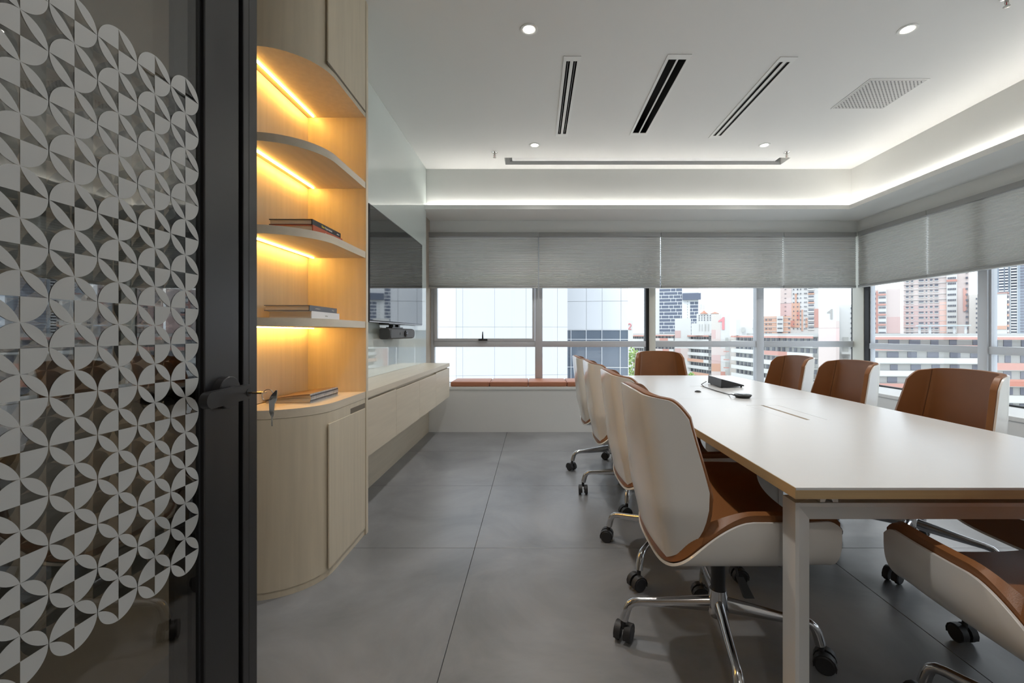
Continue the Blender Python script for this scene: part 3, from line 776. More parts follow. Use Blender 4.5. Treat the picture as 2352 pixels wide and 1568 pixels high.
# ------------------------------------------------------------------ chairs
def lerp_tab(tab, z):
    if z <= tab[0][0]: return tab[0][1]
    for (a, va), (b, vb) in zip(tab, tab[1:]):
        if z <= b:
            f = (z - a) / (b - a); f = f * f * (3 - 2 * f) * .35 + f * .65
            return va + (vb - va) * f
    return tab[-1][1]
T_W = [(.40, .262), (.60, .283), (.93, .246)]
T_XS = [(.38, -.215), (.44, -.250), (.60, -.284), (.93, -.318)]
T_D = [(.38, .150), (.60, .158), (.93, .118)]
def back_plan(a, flat=.178, rb=.075, bend=R(68), wing=.105):
    # half plan of the back: gently bowed middle, tight bend, straight wing; normalised to (1, 1) at the edge
    L1, L2 = flat, rb * bend; tot = L1 + L2 + wing
    def at(s):
        bow = .012
        if s <= L1: return bow * (s / L1) ** 2, s
        b0 = 2 * bow / L1; a0 = math.atan(b0)
        q = min(s - L1, L2) / L2; a1 = a0 + (bend - a0) * q
        x, y = bow, L1
        n = 8; 
        for k in range(n):
            am = a0 + (a1 - a0) * (k + .5) / n; x += math.sin(am) * L2 * q / n; y += math.cos(am) * L2 * q / n
        if s > L1 + L2: x += math.sin(bend) * (s - L1 - L2); y += math.cos(bend) * (s - L1 - L2)
        return x, y
    x, y = at(a * tot); X1, Y1 = at(tot)
    return x / X1, y / Y1
def back_pt(t, v, ext=0.0, low=0.0):
    a = abs(t)
    e = max(0.0, (a - .82) / .18)
    ztop = .938 - .026 * a * a - .045 * e ** 2.2 + ext
    zbot = .396 + .190 * a ** 2.6 + .075 * max(0, (a - .80) / .20) ** 3.2 - low * min(1, a * 1.6)
    z = zbot + (ztop - zbot) * v
    w = lerp_tab(T_W, z) + ext * .5; xs = lerp_tab(T_XS, z); d = lerp_tab(T_D, z) + ext
    fx, fy = back_plan(a)
    return Vector((xs + d * fx, math.copysign(w * fy, t), z))
def seat_pt(s, u, w=.283, hgt=.183, zt=.578, n=3.4, xfr=.252, ext=0.0, rear=0.0):
    th = s * PI / 2
    sy = math.copysign(abs(math.sin(th)) ** (2 / n), th) if abs(th) > 1e-9 else 0.0
    cz = abs(math.cos(th)) ** (2 / n)
    z = zt - hgt * cz
    f = 1 - cz
    g_ = min(1.0, max(0.0, (f - .45) / .55))
    xr = -.246 + .150 * f + .085 * (1 - math.sqrt(max(0.0, 1 - g_ * g_))) - rear
    x = xr + (xfr + ext - xr) * u
    # front lip: upper corners rounded, rear bottom sweeps up a little
    z -= .026 * max(0, (x - .205) / .047) ** 2 * (1 - cz)
    ww = w - .018 * max(0, (x - .05) / .2) ** 2
    return Vector((x, ww * sy, z + ext * (1 - cz)))
def normal_of(fn, a, b, e=1e-3):
    da = fn(min(1, a + e), b) - fn(max(-1, a - e), b); db = fn(a, min(1, b + e)) - fn(a, max(0, b - e))
    n = da.cross(db)
    return n.normalized() if n.length > 1e-12 else Vector((0, 0, 1))
def thick(bm, fo, fi, na, nb, dense=1.0):
    """closed skin between two parametric surfaces over a in [-1,1], b in [0,1]"""
    def spread(k):
        q = -1 + 2 * k / na
        return math.copysign(1 - (1 - abs(q)) ** dense, q)
    O = [[bm.verts.new(fo(spread(i), j / nb)) for j in range(nb + 1)] for i in range(na + 1)]
    I = [[bm.verts.new(fi(spread(i), j / nb)) for j in range(nb + 1)] for i in range(na + 1)]
    for i in range(na):
        for j in range(nb):
            bm.faces.new((O[i][j], O[i + 1][j], O[i + 1][j + 1], O[i][j + 1]))
            bm.faces.new((I[i][j], I[i][j + 1], I[i + 1][j + 1], I[i + 1][j]))
    for i in range(na):
        bm.faces.new((O[i][0], I[i][0], I[i + 1][0], O[i + 1][0])); bm.faces.new((O[i][nb], O[i + 1][nb], I[i + 1][nb], I[i][nb]))
    for j in range(nb):
        bm.faces.new((O[0][j], O[0][j + 1], I[0][j + 1], I[0][j])); bm.faces.new((O[na][j], I[na][j], I[na][j + 1], O[na][j + 1]))
def off(fn, d):
    def g(a, b):
        p = fn(a, b); n = normal_of(fn, a, b)
        return p + n * d
    return g
def make_chair(name, label):
    t = thing(name, label, 'chair', group='white shell chairs with tan leather')
    bo = lambda a, b: back_pt(a, b)
    # which way is inwards (towards the sitter, +x)?
    sgn = 1 if normal_of(bo, 0, .5).x > 0 else -1
    bm = bmesh.new(); thick(bm, bo, off(bo, sgn * .008), 60, 28); obj('back_shell', bm, M_shell, t, smooth=50, local=True)
    bl = lambda a, b: back_pt(a, b, .0045, .020)
    bm = bmesh.new(); thick(bm, off(bl, sgn * .0095), off(bl, sgn * .034), 60, 28); lb = obj('back_cushion', bm, M_leather, t, smooth=55, local=True)
    bv = lb.modifiers.new('round', 'BEVEL'); bv.width = .006; bv.segments = 2; bv.limit_method = 'ANGLE'; bv.angle_limit = R(55)
    # stitched seams on the wings
    for s in (-.62, .62):
        bm = bmesh.new(); g = off(bl, sgn * .0345); tube(bm, [g(s, .03 + .96 * k / 20) for k in range(21)], .0016, 5)
        obj('seam', bm, mat('leather_seam', (.13, .05, .018), .55), t, local=True)
    so = lambda a, b: seat_pt(a, b)
    sg = 1 if normal_of(so, 0, .5).z > 0 else -1
    bm = bmesh.new(); thick(bm, so, off(so, sg * .008), 64, 20, 2.2); obj('seat_shell', bm, M_shell, t, smooth=50, local=True)
    lo2 = off(lambda a, b: seat_pt(a, b, hgt=.198, zt=.593, ext=.003, rear=-.003), sg * .0095)
    li2 = lambda a, b: seat_pt(a, b, w=.252, hgt=.102, zt=.600, n=2.9, xfr=.250, rear=-.012)
    bm = bmesh.new(); thick(bm, lo2, li2, 64, 20, 2.2); ls = obj('seat_cushion', bm, M_leather, t, smooth=55, local=True)
    bv = ls.modifiers.new('round', 'BEVEL'); bv.width = .006; bv.segments = 2; bv.limit_method = 'ANGLE'; bv.angle_limit = R(55)
    bm = bmesh.new(); tube(bm, [(0, 0, .20), (0, 0, .405)], .024, 20); obj('gas_column', bm, M_black, t, smooth=40, local=True)
    bm = bmesh.new(); box(bm, -.09, .10, -.07, .07, .385, .416, .008, 2); obj('mechanism', bm, M_black, t, smooth=40, local=True)
    bm = bmesh.new(); tube(bm, [(.0, -.05, .392), (.004, -.10, .385), (.008, -.122, .365), (.012, -.130, .335)], .004, 8)
    pd = [(.004, -.126), (.024, -.126), (.026, -.136), (.006, -.136)]
    va = [bm.verts.new((x, y, .345)) for x, y in pd]; vb = [bm.verts.new((x + .024 + (x - .015) * .5, y - .012, .283)) for x, y in pd]
    bm.faces.new(va); bm.faces.new(vb[::-1])
    for i in range(4): bm.faces.new((va[i], va[(i + 1) % 4], vb[(i + 1) % 4], vb[i]))
    obj('height_lever', bm, M_black, t, smooth=30, local=True)
    bm = bmesh.new(); lathe(bm, [(.0, .135), (.028, .138), (.036, .155), (.034, .18), (.030, .22), (.029, .232), (.0, .233)], n=28); obj('hub', bm, M_chrome, t, smooth=40, local=True)
    arm_bm = bmesh.new()
    tube(arm_bm, [(.02, 0, .176), (.10, 0, .170), (.20, 0, .160), (.265, 0, .154), (.288, 0, .149), (.303, 0, .138), (.312, 0, .120), (.322, 0, .082)],
         [.021, .019, .016, .0145, .0145, .015, .016, .0165], 12)
    for v_ in arm_bm.verts:      # arms are taller than wide
        if v_.co.x < .27: v_.co.z = .165 + (v_.co.z - .165) * (1 + .35 * (1 - v_.co.x / .27)); v_.co.y *= .85
    leg0 = obj('leg', arm_bm, M_chrome, t, smooth=45, local=True)
    cb = bmesh.new()
    tube(cb, [(0, 0, .086), (0, 0, .05)], .009, 10)
    for s in (-1, 1):
        lathe(cb, [(.0, 0), (.026, 0), (.0305, .004), (.0305, .015), (.026, .019), (.0, .019)], (.010, s * .0125 if s > 0 else -.0315, .031), 20, 'y')
    # hood
    for s in (-1, 1):
        ys0, ys1 = (.006, .030) if s > 0 else (-.030, -.006)
        ring = []
        for k in range(9):
            a = R(-20 + 220 * k / 8); ring.append((.010 + .0345 * math.cos(a), .031 + .0345 * math.sin(a)))
        for k in range(9):
            a = R(200 - 220 * k / 8); ring.append((.010 + .031 * math.cos(a), .031 + .031 * math.sin(a)))
        va = [cb.verts.new((x, ys0, max(z, .004))) for x, z in ring]; vb = [cb.verts.new((x, ys1, max(z, .004))) for x, z in ring]
        cb.faces.new(va); cb.faces.new(vb[::-1])
        for i in range(len(ring)): cb.faces.new((va[i], vb[i], vb[(i + 1) % len(ring)], va[(i + 1) % len(ring)]))
    cas0 = obj('caster', cb, M_rubber, leg0, smooth=40, local=True, loc=(.325, 0, 0))
    for k in range(1, 4):
        l = leg0.copy(); C.objects.link(l); l.parent = t; l.rotation_euler = (0, 0, k * PI / 2)
        c = cas0.copy(); C.objects.link(c); c.parent = l
    return t
def set_base(ch, ang, casters=None):
    """turn the star base (legs) against the seat"""
    k = 0
    for o in ch.children:
        if o.name.startswith('leg'):
            o.rotation_euler = (0, 0, ang + k * PI / 2)
            for c in o.children: c.rotation_euler = (0, 0, (casters or [0.6, 2.2, -1.1, 1.2])[k % 4])
            k += 1
chair0 = make_chair('office_chair', 'tmp')
# (label, x, y, seat heading, base angle in world)
spots = [
 ('white shell chair nearest the door, tan leather, at the near left of the table', .640, 1.565, 0.0, math.atan2(-.069, .329)),
 ('white shell chair second from the near end on the bookcase side of the table', .657, 2.227, 0.0, math.atan2(-.207, .267)),
 ('white shell chair third from the near end on the bookcase side of the table', .652, 3.057, 0.0, math.atan2(-.095, .337)),
 ('white shell chair farthest along the bookcase side of the table', .632, 3.680, 0.0, .03),
 ('tan leather chair at the far head of the table, facing the door', 1.270, 4.36, -PI / 2, .5),
 ('tan leather chair at the far end of the window side, seen almost side-on', 1.885, 3.68, PI, .8),
 ('tan leather chair in the middle of the window side of the table', 1.885, 3.02, PI, math.atan2(-.32, -.09)),
 ('largest tan leather chair back on the window side, beside the window mullion', 1.875, 2.24, PI, math.atan2(-.23, -.27)),
 ('chair cut off by the right picture edge on the window side', 1.875, 1.55, PI, math.atan2(.07, -.30)),
 ('chair at the near head of the table, only its seat side showing at bottom right', 1.262, 1.030, PI / 2, math.atan2(.28, -.097)),
]
for i, (lab, x, y, hd, ba) in enumerate(spots):
    ch = chair0 if i == 0 else dup(chair0, (x, y, 0), hd, lab)
    ch.location = (x, y, 0); ch.rotation_euler = (0, 0, hd); ch['label'] = lab
    rnd = [random.uniform(-2.5, 2.5) for _ in range(4)]
    set_base(ch, ba - hd, rnd)

# ------------------------------------------------------------------ glass door standing open
DX, DT = -.5, .05
dr = thing('door_1', 'black framed glass door with circle-pattern frosted film, standing open', 'door', (DX - DT / 2, .35, 0), kind='structure')
dY = lambda px: DX * F / (px - VX)
y_edge, y_g1, y_g0, y_st = dY(592), dY(559), dY(549), dY(470)
DZ = 2.38
bxo('lock_stile', M_doorblk, dr, DX - DT, DX, y_st + .0, y_g0, .008, DZ, .0015, 1)
bxo('stile_groove', M_gasket, dr, DX - DT + .004, DX - .008, y_g0, y_g1, .008, DZ)
bxo('edge_profile', M_doorblk, dr, DX - DT, DX, y_g1, dY(572.5) - .0006, .008, DZ, .001, 1)
bxo('edge_lip', M_doorblk, dr, DX - DT + .002, DX - .001, dY(572.5) + .0006, y_edge, .008, DZ, .001, 1)
bxo('glazing_bead', M_gasket, dr, DX - DT + .004, DX - .006, y_st - .010, y_st, .05, DZ - .05)
bxo('hinge_stile', M_doorblk, dr, DX - DT, DX, -.13, -.07, .008, DZ, .0015, 1)
bxo('top_rail', M_doorblk, dr, DX - DT, DX, -.07, y_st, DZ - .06, DZ)
bxo('bottom_rail', M_doorblk, dr, DX - DT, DX, -.07, y_st, .008, .08)
bxo('pane', M_dglass, dr, DX - .012, DX - .006, -.07, y_st - .004, .08, DZ - .06)
bxo('pane', M_dglass, dr, DX - DT + .006, DX - DT + .012, -.07, y_st - .004, .08, DZ - .06)
S, YC0, ZC0 = .0521, .675, 1.4645
def film(xp, m, mir=1):
    bm = bmesh.new(); n = 10; r = S / 2 * .985
    for c in range(14):
        for rw in range(14):
            cyy = YC0 - S / 2 - c * S; cz = ZC0 - rw * .0513
            def P(a, b): return bm.verts.new((xp, cyy + mir * a, cz + b))
            for (sa, sb) in ((-1, 1), (1, -1)):         # quarter discs
                arc = [P(sa * r * math.cos(PI / 2 * k / n), sb * r * math.sin(PI / 2 * k / n)) for k in range(n + 1)]
                bm.faces.new([P(0, 0)] + arc)
            for (sa, sb) in ((1, 1), (-1, -1)):         # leaves
                o_ = [P(sa * r * math.cos(PI / 2 * k / n), sb * r * math.sin(PI / 2 * k / n)) for k in range(n + 1)]
                i_ = []
                for k in range(n - 1, 0, -1):
                    ia, ib = 1 - math.sin(PI / 2 * k / n), 1 - math.cos(PI / 2 * k / n)
                    e_ = (1 - ia - ib) * .5 * .45          # slimmer than a full lens
                    i_.append(P(sa * r * (ia + e_), sb * r * (ib + e_)))
                bm.faces.new(o_ + i_)
    return obj('frosted_film', bm, m, dr)
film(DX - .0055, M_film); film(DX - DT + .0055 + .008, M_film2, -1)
# lever sets on both faces
LY, LZ = .720, PZ(901, .720)
for sx, x0 in ((1, DX), (-1, DX - DT)):
    bm = bmesh.new(); lathe(bm, [(.0, 0), (.0258, 0), (.0258, .011), (.0248, .012), (.0, .012)], (x0, LY, LZ), 36, 'x')
    if sx < 0: bmesh.ops.scale(bm, vec=(-1, 1, 1), verts=bm.verts[:], space=Matrix.Translation((-x0, 0, 0)))
    ro = obj('handle_rose', bm, M_doorblk, dr, smooth=40)
    bm = bmesh.new(); tube(bm, [(x0 + sx * .011, LY, LZ), (x0 + sx * .032, LY, LZ)], .010, 16)
    L = .080; hw = .0112
    pts = []
    for k in range(13): a = PI / 2 - PI * k / 12; pts.append((LY + .004 + hw * math.cos(a), LZ + .001 + hw * math.sin(a)))
    for k in range(13): a = -PI / 2 - PI * k / 12; pts.append((LY - L + hw * 1.05 * math.cos(a), LZ - .001 + hw * 1.05 * math.sin(a)))
    prism_yz(bm, pts, x0 + sx * .029, x0 + sx * .041)
    obj('lever', bm, M_doorblk, ro, smooth=35)
    if sx > 0:
        bm = bmesh.new(); lathe(bm, [(.0, 0), (.0062, 0), (.0062, .0006), (.0045, .001), (.0, .001)], (x0 + .041, LY, LZ), 20, 'x'); obj('keyhole', bm, M_gasket, ro, smooth=40)
# keys in the lock
KX = DX + .0425
t = thing('key_set', 'two small steel keys on a ring hanging from the door lever lock', 'keys', (KX, LY, LZ))
bm = bmesh.new(); box(bm, KX, KX + .008, LY - .0035, LY + .0035, LZ - .0012, LZ + .0008); box(bm, KX + .008, KX + .024, LY - .0075, LY + .0075, LZ - .0014, LZ + .001, .0006, 1)
obj('key_in_lock', bm, mat('brass_key', (.62, .46, .30), .22, metal=1), t)
bm = bmesh.new(); n = 22
rc = Vector((KX + .0285, LY, LZ - .004)); ringp = [rc + Vector((.0085 * math.cos(2 * PI * k / n), .003 * math.sin(2 * PI * k / n), .0085 * math.sin(2 * PI * k / n))) for k in range(n + 1)]
tube(bm, ringp, .0006, 6); obj('key_ring', bm, M_steel, t, smooth=60)
bm = bmesh.new()
kx, kz = KX + .036, LZ - .002
head = [(.0075, .006), (-.001, -.002), (-.0055, -.010), (-.0045, -.030), (-.0015, -.037), (.0015, -.037), (.0030, -.030), (.0045, -.016), (.0085, -.009), (.0095, .005)]
va = [bm.verts.new((kx + a, LY - .001 - .22 * a, kz + b)) for a, b in head]; vb = [bm.verts.new((kx + a, LY + .001 - .22 * a, kz + b)) for a, b in head]
bm.faces.new(va); bm.faces.new(vb[::-1])
for i in range(len(head)): bm.faces.new((va[i], vb[i], vb[(i + 1) % len(head)], va[(i + 1) % len(head)]))
box(bm, kx - .0011, kx + .0011, LY - .0007, LY + .0007, kz - .052, kz - .036)
obj('hanging_key', bm, mat('bright_steel', (.66, .65, .63), .12, metal=1), t)

# corridor lamp (out of the picture) so that the corridor is not black
t = thing('corridor_downlight', 'warm downlight in the corridor ceiling beyond the picture', 'downlight', (-.1, YF - 1.1, 2.6))
bm = bmesh.new(); lathe(bm, [(.0, -.001), (.06, -.001), (.055, -.006), (.0, -.006)], n=24); obj('lens', bm, M_lens, t, local=True)
ld = bpy.data.lights.new('corridor_beam', 'SPOT'); ld.energy = CORR_E; ld.spot_size = R(140); ld.spot_blend = 1; ld.color = (1, .9, .8); ld.shadow_soft_size = .06
lo = bpy.data.objects.new('corridor_beam', ld); C.objects.link(lo); lo.parent = t; lo.location = (0, 0, -.03)

# ------------------------------------------------------------------ city outside
GZ = -24.0
bm = bmesh.new(); box(bm, -150, 500, YB + 6, 700, GZ - 1, GZ)
tag(obj('ground', bm, mat('city_ground', (.42, .43, .38), .9, noise=((.05, .05, .05), .3, 4))), 'pale street level far below the windows', 'ground', kind='structure')

E_white = mat('facade_white', (.58, .58, .575), .8); E_cream = mat('facade_cream', (.55, .51, .475), .8)
E_pink = mat('facade_pink', (.54, .385, .37), .8); E_pale = mat('facade_pale_pink', (.57, .49, .47), .8)
E_or = mat('facade_orange', (.54, .32, .235), .8); E_red = mat('facade_red', (.48, .20, .15), .8); E_coral = mat('facade_coral', (.50, .26, .22), .8)
E_grey = mat('facade_grey', (.40, .40, .385), .8); E_win = mat('far_window', (.085, .09, .12), .3); E_wing = mat('far_window_grey', (.17, .175, .22), .3)
E_panel = mat('white_metal_panel', (.47, .48, .51), .45); E_panel2 = mat('white_metal_panel_bright', (.57, .58, .595), .45)
E_joint = mat('panel_joint', (.42, .425, .44), .7); E_blue = mat('dark_blue_glazing', (.10, .125, .16), .12, spec=.7)
E_slate = mat('slate_glazing', (.105, .125, .18), .35); E_mull = mat('white_mullion', (.68, .69, .71), .5)
E_tower = mat('blue_grey_tower', (.36, .41, .48), .6); E_tile = mat('roof_tile', (.62, .30, .22), .8)

_unit = {}
def piece(name, m, parent, x0, x1, y0, y1, z0, z1):
    """box instance sharing one unit cube mesh per material"""
    if m.name not in _unit:
        b = bmesh.new(); bmesh.ops.create_cube(b, size=1.0); me = bpy.data.meshes.new('block_' + m.name); b.to_mesh(me); b.free(); me.materials.append(m); _unit[m.name] = me
    o = bpy.data.objects.new(name, _unit[m.name]); C.objects.link(o); o.parent = parent
    o.location = Vector(((x0 + x1) / 2, (y0 + y1) / 2, (z0 + z1) / 2)) - (parent.location if parent else Vector())
    o.scale = (abs(x1 - x0), abs(y1 - y0), abs(z1 - z0))
    return o
def bld(name, label, px0, px1, Y):
    """a building whose facade is turned square to the line of sight; its root carries the turn"""
    k = ((px0 + px1) / 2 - VX) / F
    return thing(name, label, 'building', (k * Y, Y, GZ), -math.atan(k))
def on_facade(root, px):
    k0 = root.location.x / root.location.y; Y = root.location.y; k = (px - VX) / F
    s_ = (k0 * k0 + 1) * Y / (k0 * k + 1)
    return ((s_ * k - k0 * Y) - (s_ - Y) * k0) / math.sqrt(1 + k0 * k0)
def lpiece(nm, m, root, x0, x1, y0, y1, z0, z1):
    o = piece(nm, m, None, 0, 1, 0, 1, 0, 1); o.parent = root
    o.location = ((x0 + x1) / 2, (y0 + y1) / 2, (z0 + z1) / 2 - GZ); o.scale = (abs(x1 - x0), abs(y1 - y0), abs(z1 - z0))
    return o
def fp(nm, m, root, px0, px1, py0, py1, Y, dy0=-.15, dy1=.0):
    """facade piece: pixel rectangle on the facade, from dy0 to dy1 in depth"""
    Y = root.location.y
    return lpiece(nm, m, root, on_facade(root, px0), on_facade(root, px1), dy0, dy1, PZ(py1, Y), PZ(py0, Y))
def body(root, m, px0, px1, py0, Y, depth, nm='wall'):
    Y = root.location.y
    return lpiece(nm, m, root, on_facade(root, px0), on_facade(root, px1), 0, depth, GZ, PZ(py0, Y))
def numeral(root, txt, px, pyb, h, m):
    bm = bmesh.new(); x0 = on_facade(root, px); z0 = PZ(pyb, root.location.y) - GZ
    if txt == '1':
        pts = [(.40, 0), (.68, 0), (.68, 1), (.50, 1), (.30, .84), (.0, .72), (.0, .60), (.40, .66)]
        va = [bm.verts.new((x0 + a * h * .66, -.3, z0 + c * h)) for a, c in pts]; vb = [bm.verts.new((x0 + a * h * .66, -.1, z0 + c * h)) for a, c in pts]
        bm.faces.new(va); bm.faces.new(vb[::-1])
        for k in range(len(pts)): bm.faces.new((va[k], vb[k], vb[(k + 1) % len(pts)], va[(k + 1) % len(pts)]))
    else:
        P = [(.05, .72), (.12, .9), (.32, 1.0), (.55, .9), (.6, .7), (.45, .45), (.1, .08), (.62, .08)]
        tube(bm, [(x0 + a * h, -.2, z0 + c * h) for a, c in P], h * .08, 8)
    obj('numeral', bm, m, root, local=True)

# neighbouring white panelled building
YA = 17.0
b = bld('panelled_building', 'white metal-panelled building close outside the left window', 900, 1303, YA)
body(b, E_joint, 860, 1303, 420, YA, 10)
vx = [860, 915, 975, 1047.5, 1063, 1136, 1208, 1280, 1303]; hy = [420, 540, 648, 750.5, 862, 980, 1100]
for i in range(len(vx) - 1):
    for j in range(len(hy) - 1):
        fp('panel', E_panel if vx[i] >= 1047 else E_panel2, b, vx[i] + .22, vx[i + 1] - .22, hy[j] + .22, hy[j + 1] - .22, YA, -.06, 0)
YA2 = 21.0
b = bld('office_block', 'white office block with dark ribbon windows outside the back window', 1303, 1443, YA2)
body(b, E_joint, 1290, 1443, 430, YA2, 14)
vx = [1303, 1347, 1383, 1426, 1443]; hy = [430, 560, 626, 692, 757]
for i in range(4):
    for j in range(4): fp('panel', E_panel2, b, vx[i] + .3, vx[i + 1] - .3, hy[j] + .3, hy[j + 1] - .3, YA2, -.08, 0)
vx = [1303, 1311.5, 1346.5, 1382.5, 1424.5, 1443]; hy = [758, 779, 785, 843, 900, 960]
for i in range(5):
    for j in range(5): fp('window', E_blue, b, vx[i] + .6, vx[i + 1] - .6, hy[j] + .6, hy[j + 1] - .6, YA2, -.03, 0)
fp('mullion', E_mull, b, 1303, 1443, 757.2, 758.2, YA2, -.07, 0)
for x in vx[1:]: fp('mullion', E_mull, b, x - .6, x + .6, 758, 960, YA2, -.07, 0)
for y in hy[1:5]: fp('mullion', E_mull, b, 1303, 1443, y - .6, y + .6, YA2, -.07, 0)

# slate tower with brick-like window bands
YT = 380.0
b = bld('slate_tower', 'tall tower clad in brick-pattern slate window bands', 1484, 1607, YT)
body(b, E_mull, 1476, 1604.5, 560, YT, 40)
rows = 22; rh = 7.72
random.seed(3)
for j in range(rows):
    y0 = 669.8 + (j - 5) * rh
    for (x0, x1) in ((1514, 1567), (1584.5, 1604), (1479, 1482)):
        if x0 == 1584.5 and y0 < 690: continue
        pat = [[0, .09, .42, .62, .93, 1], [0, .5, .72, 1], [0, .2, .80, 1]][j % 3]
        if x1 - x0 < 25: pat = [[0, 1], [0, .3, 1], [0, .55, 1]][j % 3]
        if x1 - x0 < 5: pat = [0, 1]
        for a, c in zip(pat, pat[1:]):
            fp('window_band', E_slate, b, x0 + (x1 - x0) * a + .6, x0 + (x1 - x0) * c - .6, y0 + .8, y0 + rh - .8, YT, -.12, 0)
fp('plant_box', E_slate, b, 1567.5, 1609.5, 674.5, 689.5, YT, -3, 0)
for j in range(16): fp('window', E_grey, b, 1578.3, 1579.6, 692 + j * 6, 694.6 + j * 6, YT, -.5, 0); fp('window', E_grey, b, 1504.5, 1506, 672 + j * 7.4, 675 + j * 7.4, YT, -.5, 0)
fp('white_strip', E_panel2, b, 1500, 1512.8, 668, 780, YT, -.4, 0)

# red-roofed flats between tower and number pillar
YH = 300.0
b = bld('tile_roof_flats', 'white flats with red tiled roofs behind the long slab block', 1604, 1640, YH)
body(b, E_white, 1600, 1650, 720, YH, 20)
for j in range(3):
    for x in (1606, 1612, 1618, 1625.5, 1631.5): fp('window', E_win, b, x - .9, x + .9, 723.5 + j * 5, 726 + j * 5, YH, -.4, 0)
for xa, xb, pk in ((1608, 1626, 713), (1632, 1652, 716)):
    bm = bmesh.new(); xa_, xb_ = on_facade(b, xa), on_facade(b, xb); z0_, z1_ = PZ(720, YH) - GZ, PZ(pk, YH) - GZ
    P = [Vector((xa_, -1, z0_)), Vector((xb_, -1, z0_)), Vector(((xa_ + xb_) / 2, -1, z1_))]
    va = [bm.verts.new(p) for p in P]; vb = [bm.verts.new(p + Vector((0, 12, 0))) for p in P]
    bm.faces.new(va); bm.faces.new(vb[::-1])
    for i in range(3): bm.faces.new((va[i], vb[i], vb[(i + 1) % 3], va[(i + 1) % 3]))
    obj('roof', bm, E_tile, b, local=True)
fp('stair_tower', E_white, b, 1607, 1613, 697, 722, YH, 3, 10); fp('stair_tower', E_white, b, 1614, 1619, 700, 722, YH, 3, 10)

# corridor-access slab block made of several wings
def wing(label, pa, Ya, pb, Yb, ztop, nf, nwin, colors, wcol=E_win, pitch=2.8, par=1.25, winw=.55, gap_cols=None, first_par=True):
    A = Vector((PX(pa, Ya), Ya, 0)); B = Vector((PX(pb, Yb), Yb, 0)); d = B - A; L = d.length; ang = math.atan2(d.y, d.x)
    t = thing('slab_block_wing', label, 'building', (A.x, A.y, ztop), ang, group='wings of the corridor slab block')
    def pc(nm, m, x0, x1, y0, y1, z0, z1):
        o = piece(nm, m, None, 0, 1, 0, 1, 0, 1); o.parent = t
        o.location = ((x0 + x1) / 2, (y0 + y1) / 2, (z0 + z1) / 2); o.scale = (x1 - x0, y1 - y0, z1 - z0)
    pc('wall', E_grey if wcol is E_win else mat('facade_ivory', (.52, .51, .485), .8), 0, L, 0, 3, GZ - ztop, -.3)
    pc('roof_slab', E_white, -.2, L + .2, -1.6, 3.2, -.55, -.2)
    pc('roof_trim', E_coral, -.2, L + .2, -1.75, -1.55, -1.0, -.45)
    pc('roof_parapet', E_grey, .5, L - .5, .5, .9, -.2, .35)
    for f in range(nf):
        zt = -.9 - f * pitch - (pitch - par - .35)
        segs = colors[f % len(colors)]
        x = 0
        for frac, m in segs:
            pc('parapet', m, x * L, (x + frac) * L, -1.7, -1.45, zt - par, zt); x += frac
        pc('floor_slab', E_white, 0, L, -1.6, 0, zt - par - .12, zt - par + .05)
        for k in range(nwin):
            c = (k + .5 + random.uniform(-.12, .12)) / nwin * L; w_ = L / nwin * winw * random.uniform(.6, 1.1)
            pc('window', wcol, c - w_ / 2, c + w_ / 2, -.15, .02, zt + .05, zt + .05 + (pitch - par - .45))
    return t
W, P_, RD, PL = E_white, E_coral, E_coral, E_pale
wing('slab block wing seen through the gap beside the office block', 1447, 215, 1484, 205, .85, 10, 7, [[(1, W)], [(1, W)], [(.6, RD), (.4, W)], [(1, W)], [(.5, RD), (.5, W)]])
wing('farthest slab block wing behind the cream window post', 1503, 240, 1551, 230, .85, 9, 6, [[(.35, PL), (.4, RD), (.25, W)], [(1, W)], [(.5, PL), (.3, RD), (.2, W)]])
wing('slab block wing left of the pillar with the red numeral', 1583, 199, 1635, 183, .85, 10, 9, [[(1, W)], [(1, W)], [(1, W)], [(.8, E_or), (.2, W)], [(1, W)], [(.3, W), (.7, E_or)]])
wing('slab block wing right of the pillar with the red numeral', 1690, 158, 1880, 117, .85, 9, 16, [[(1, W)], [(.42, W), (.06, PL), (.27, RD), (.25, W)], [(1, W)], [(.85, W), (.15, E_coral)], [(1, W)], [(.25, RD), (.75, W)]])
wing('near slab block with level balcony bands outside the right window', 1985, 102, 2262, 100, .80, 9, 6, [[(1, E_coral)], [(1, W)], [(.45, W), (.55, W)], [(1, E_coral)]], E_wing, pitch=2.85, par=1.15)
wing('nearest slab block end with broad red bands at the right edge', 2264, 99, 2480, 96, .80, 9, 6, [[(1, W)], [(1, E_coral)], [(1, E_red)], [(1, W)]], E_wing, pitch=3.5, par=1.5, winw=.62)

# pillars with numerals
def pillar(label, px0, px1, pyt, Y, blocks, num=None, m=E_white):
    b = bld('stair_pillar', label, px0, px1, Y); b['group'] = 'stair pillars of the slab block'
    body(b, m, px0, px1, pyt, Y, 8)
    for x0, x1, y0, y1, mm in blocks: fp('colour_panel', mm, b, x0, x1, y0, y1, Y, -.12, 0)
    if num:
        txt, x, yb, hpx, mm = num
        numeral(b, txt, x, yb, hpx / F * Y, mm)
    return b
pillar('white stair pillar with a big red numeral one and checkered pink panels', 1634, 1677, 721, 170,
       [(1634, 1655, 721, 757, E_cream), (1634, 1644, 757, 778, E_pink), (1644, 1655, 757, 778, E_pale), (1634, 1655, 778, 815, E_pale), (1634, 1655, 815, 835, E_pink), (1634, 1655, 835, 853, E_or),
        (1655, 1669, 800, 816, E_pale), (1655, 1669, 853, 862, E_coral), (1634, 1655, 853, 880, E_pale)], ('1', 1650, 757, 29, mat('numeral_red', (.62, .22, .24), .7)))
b = bld('stair_recess', 'stair landings in the gap right of the red numeral pillar', 1666, 1690, 168)
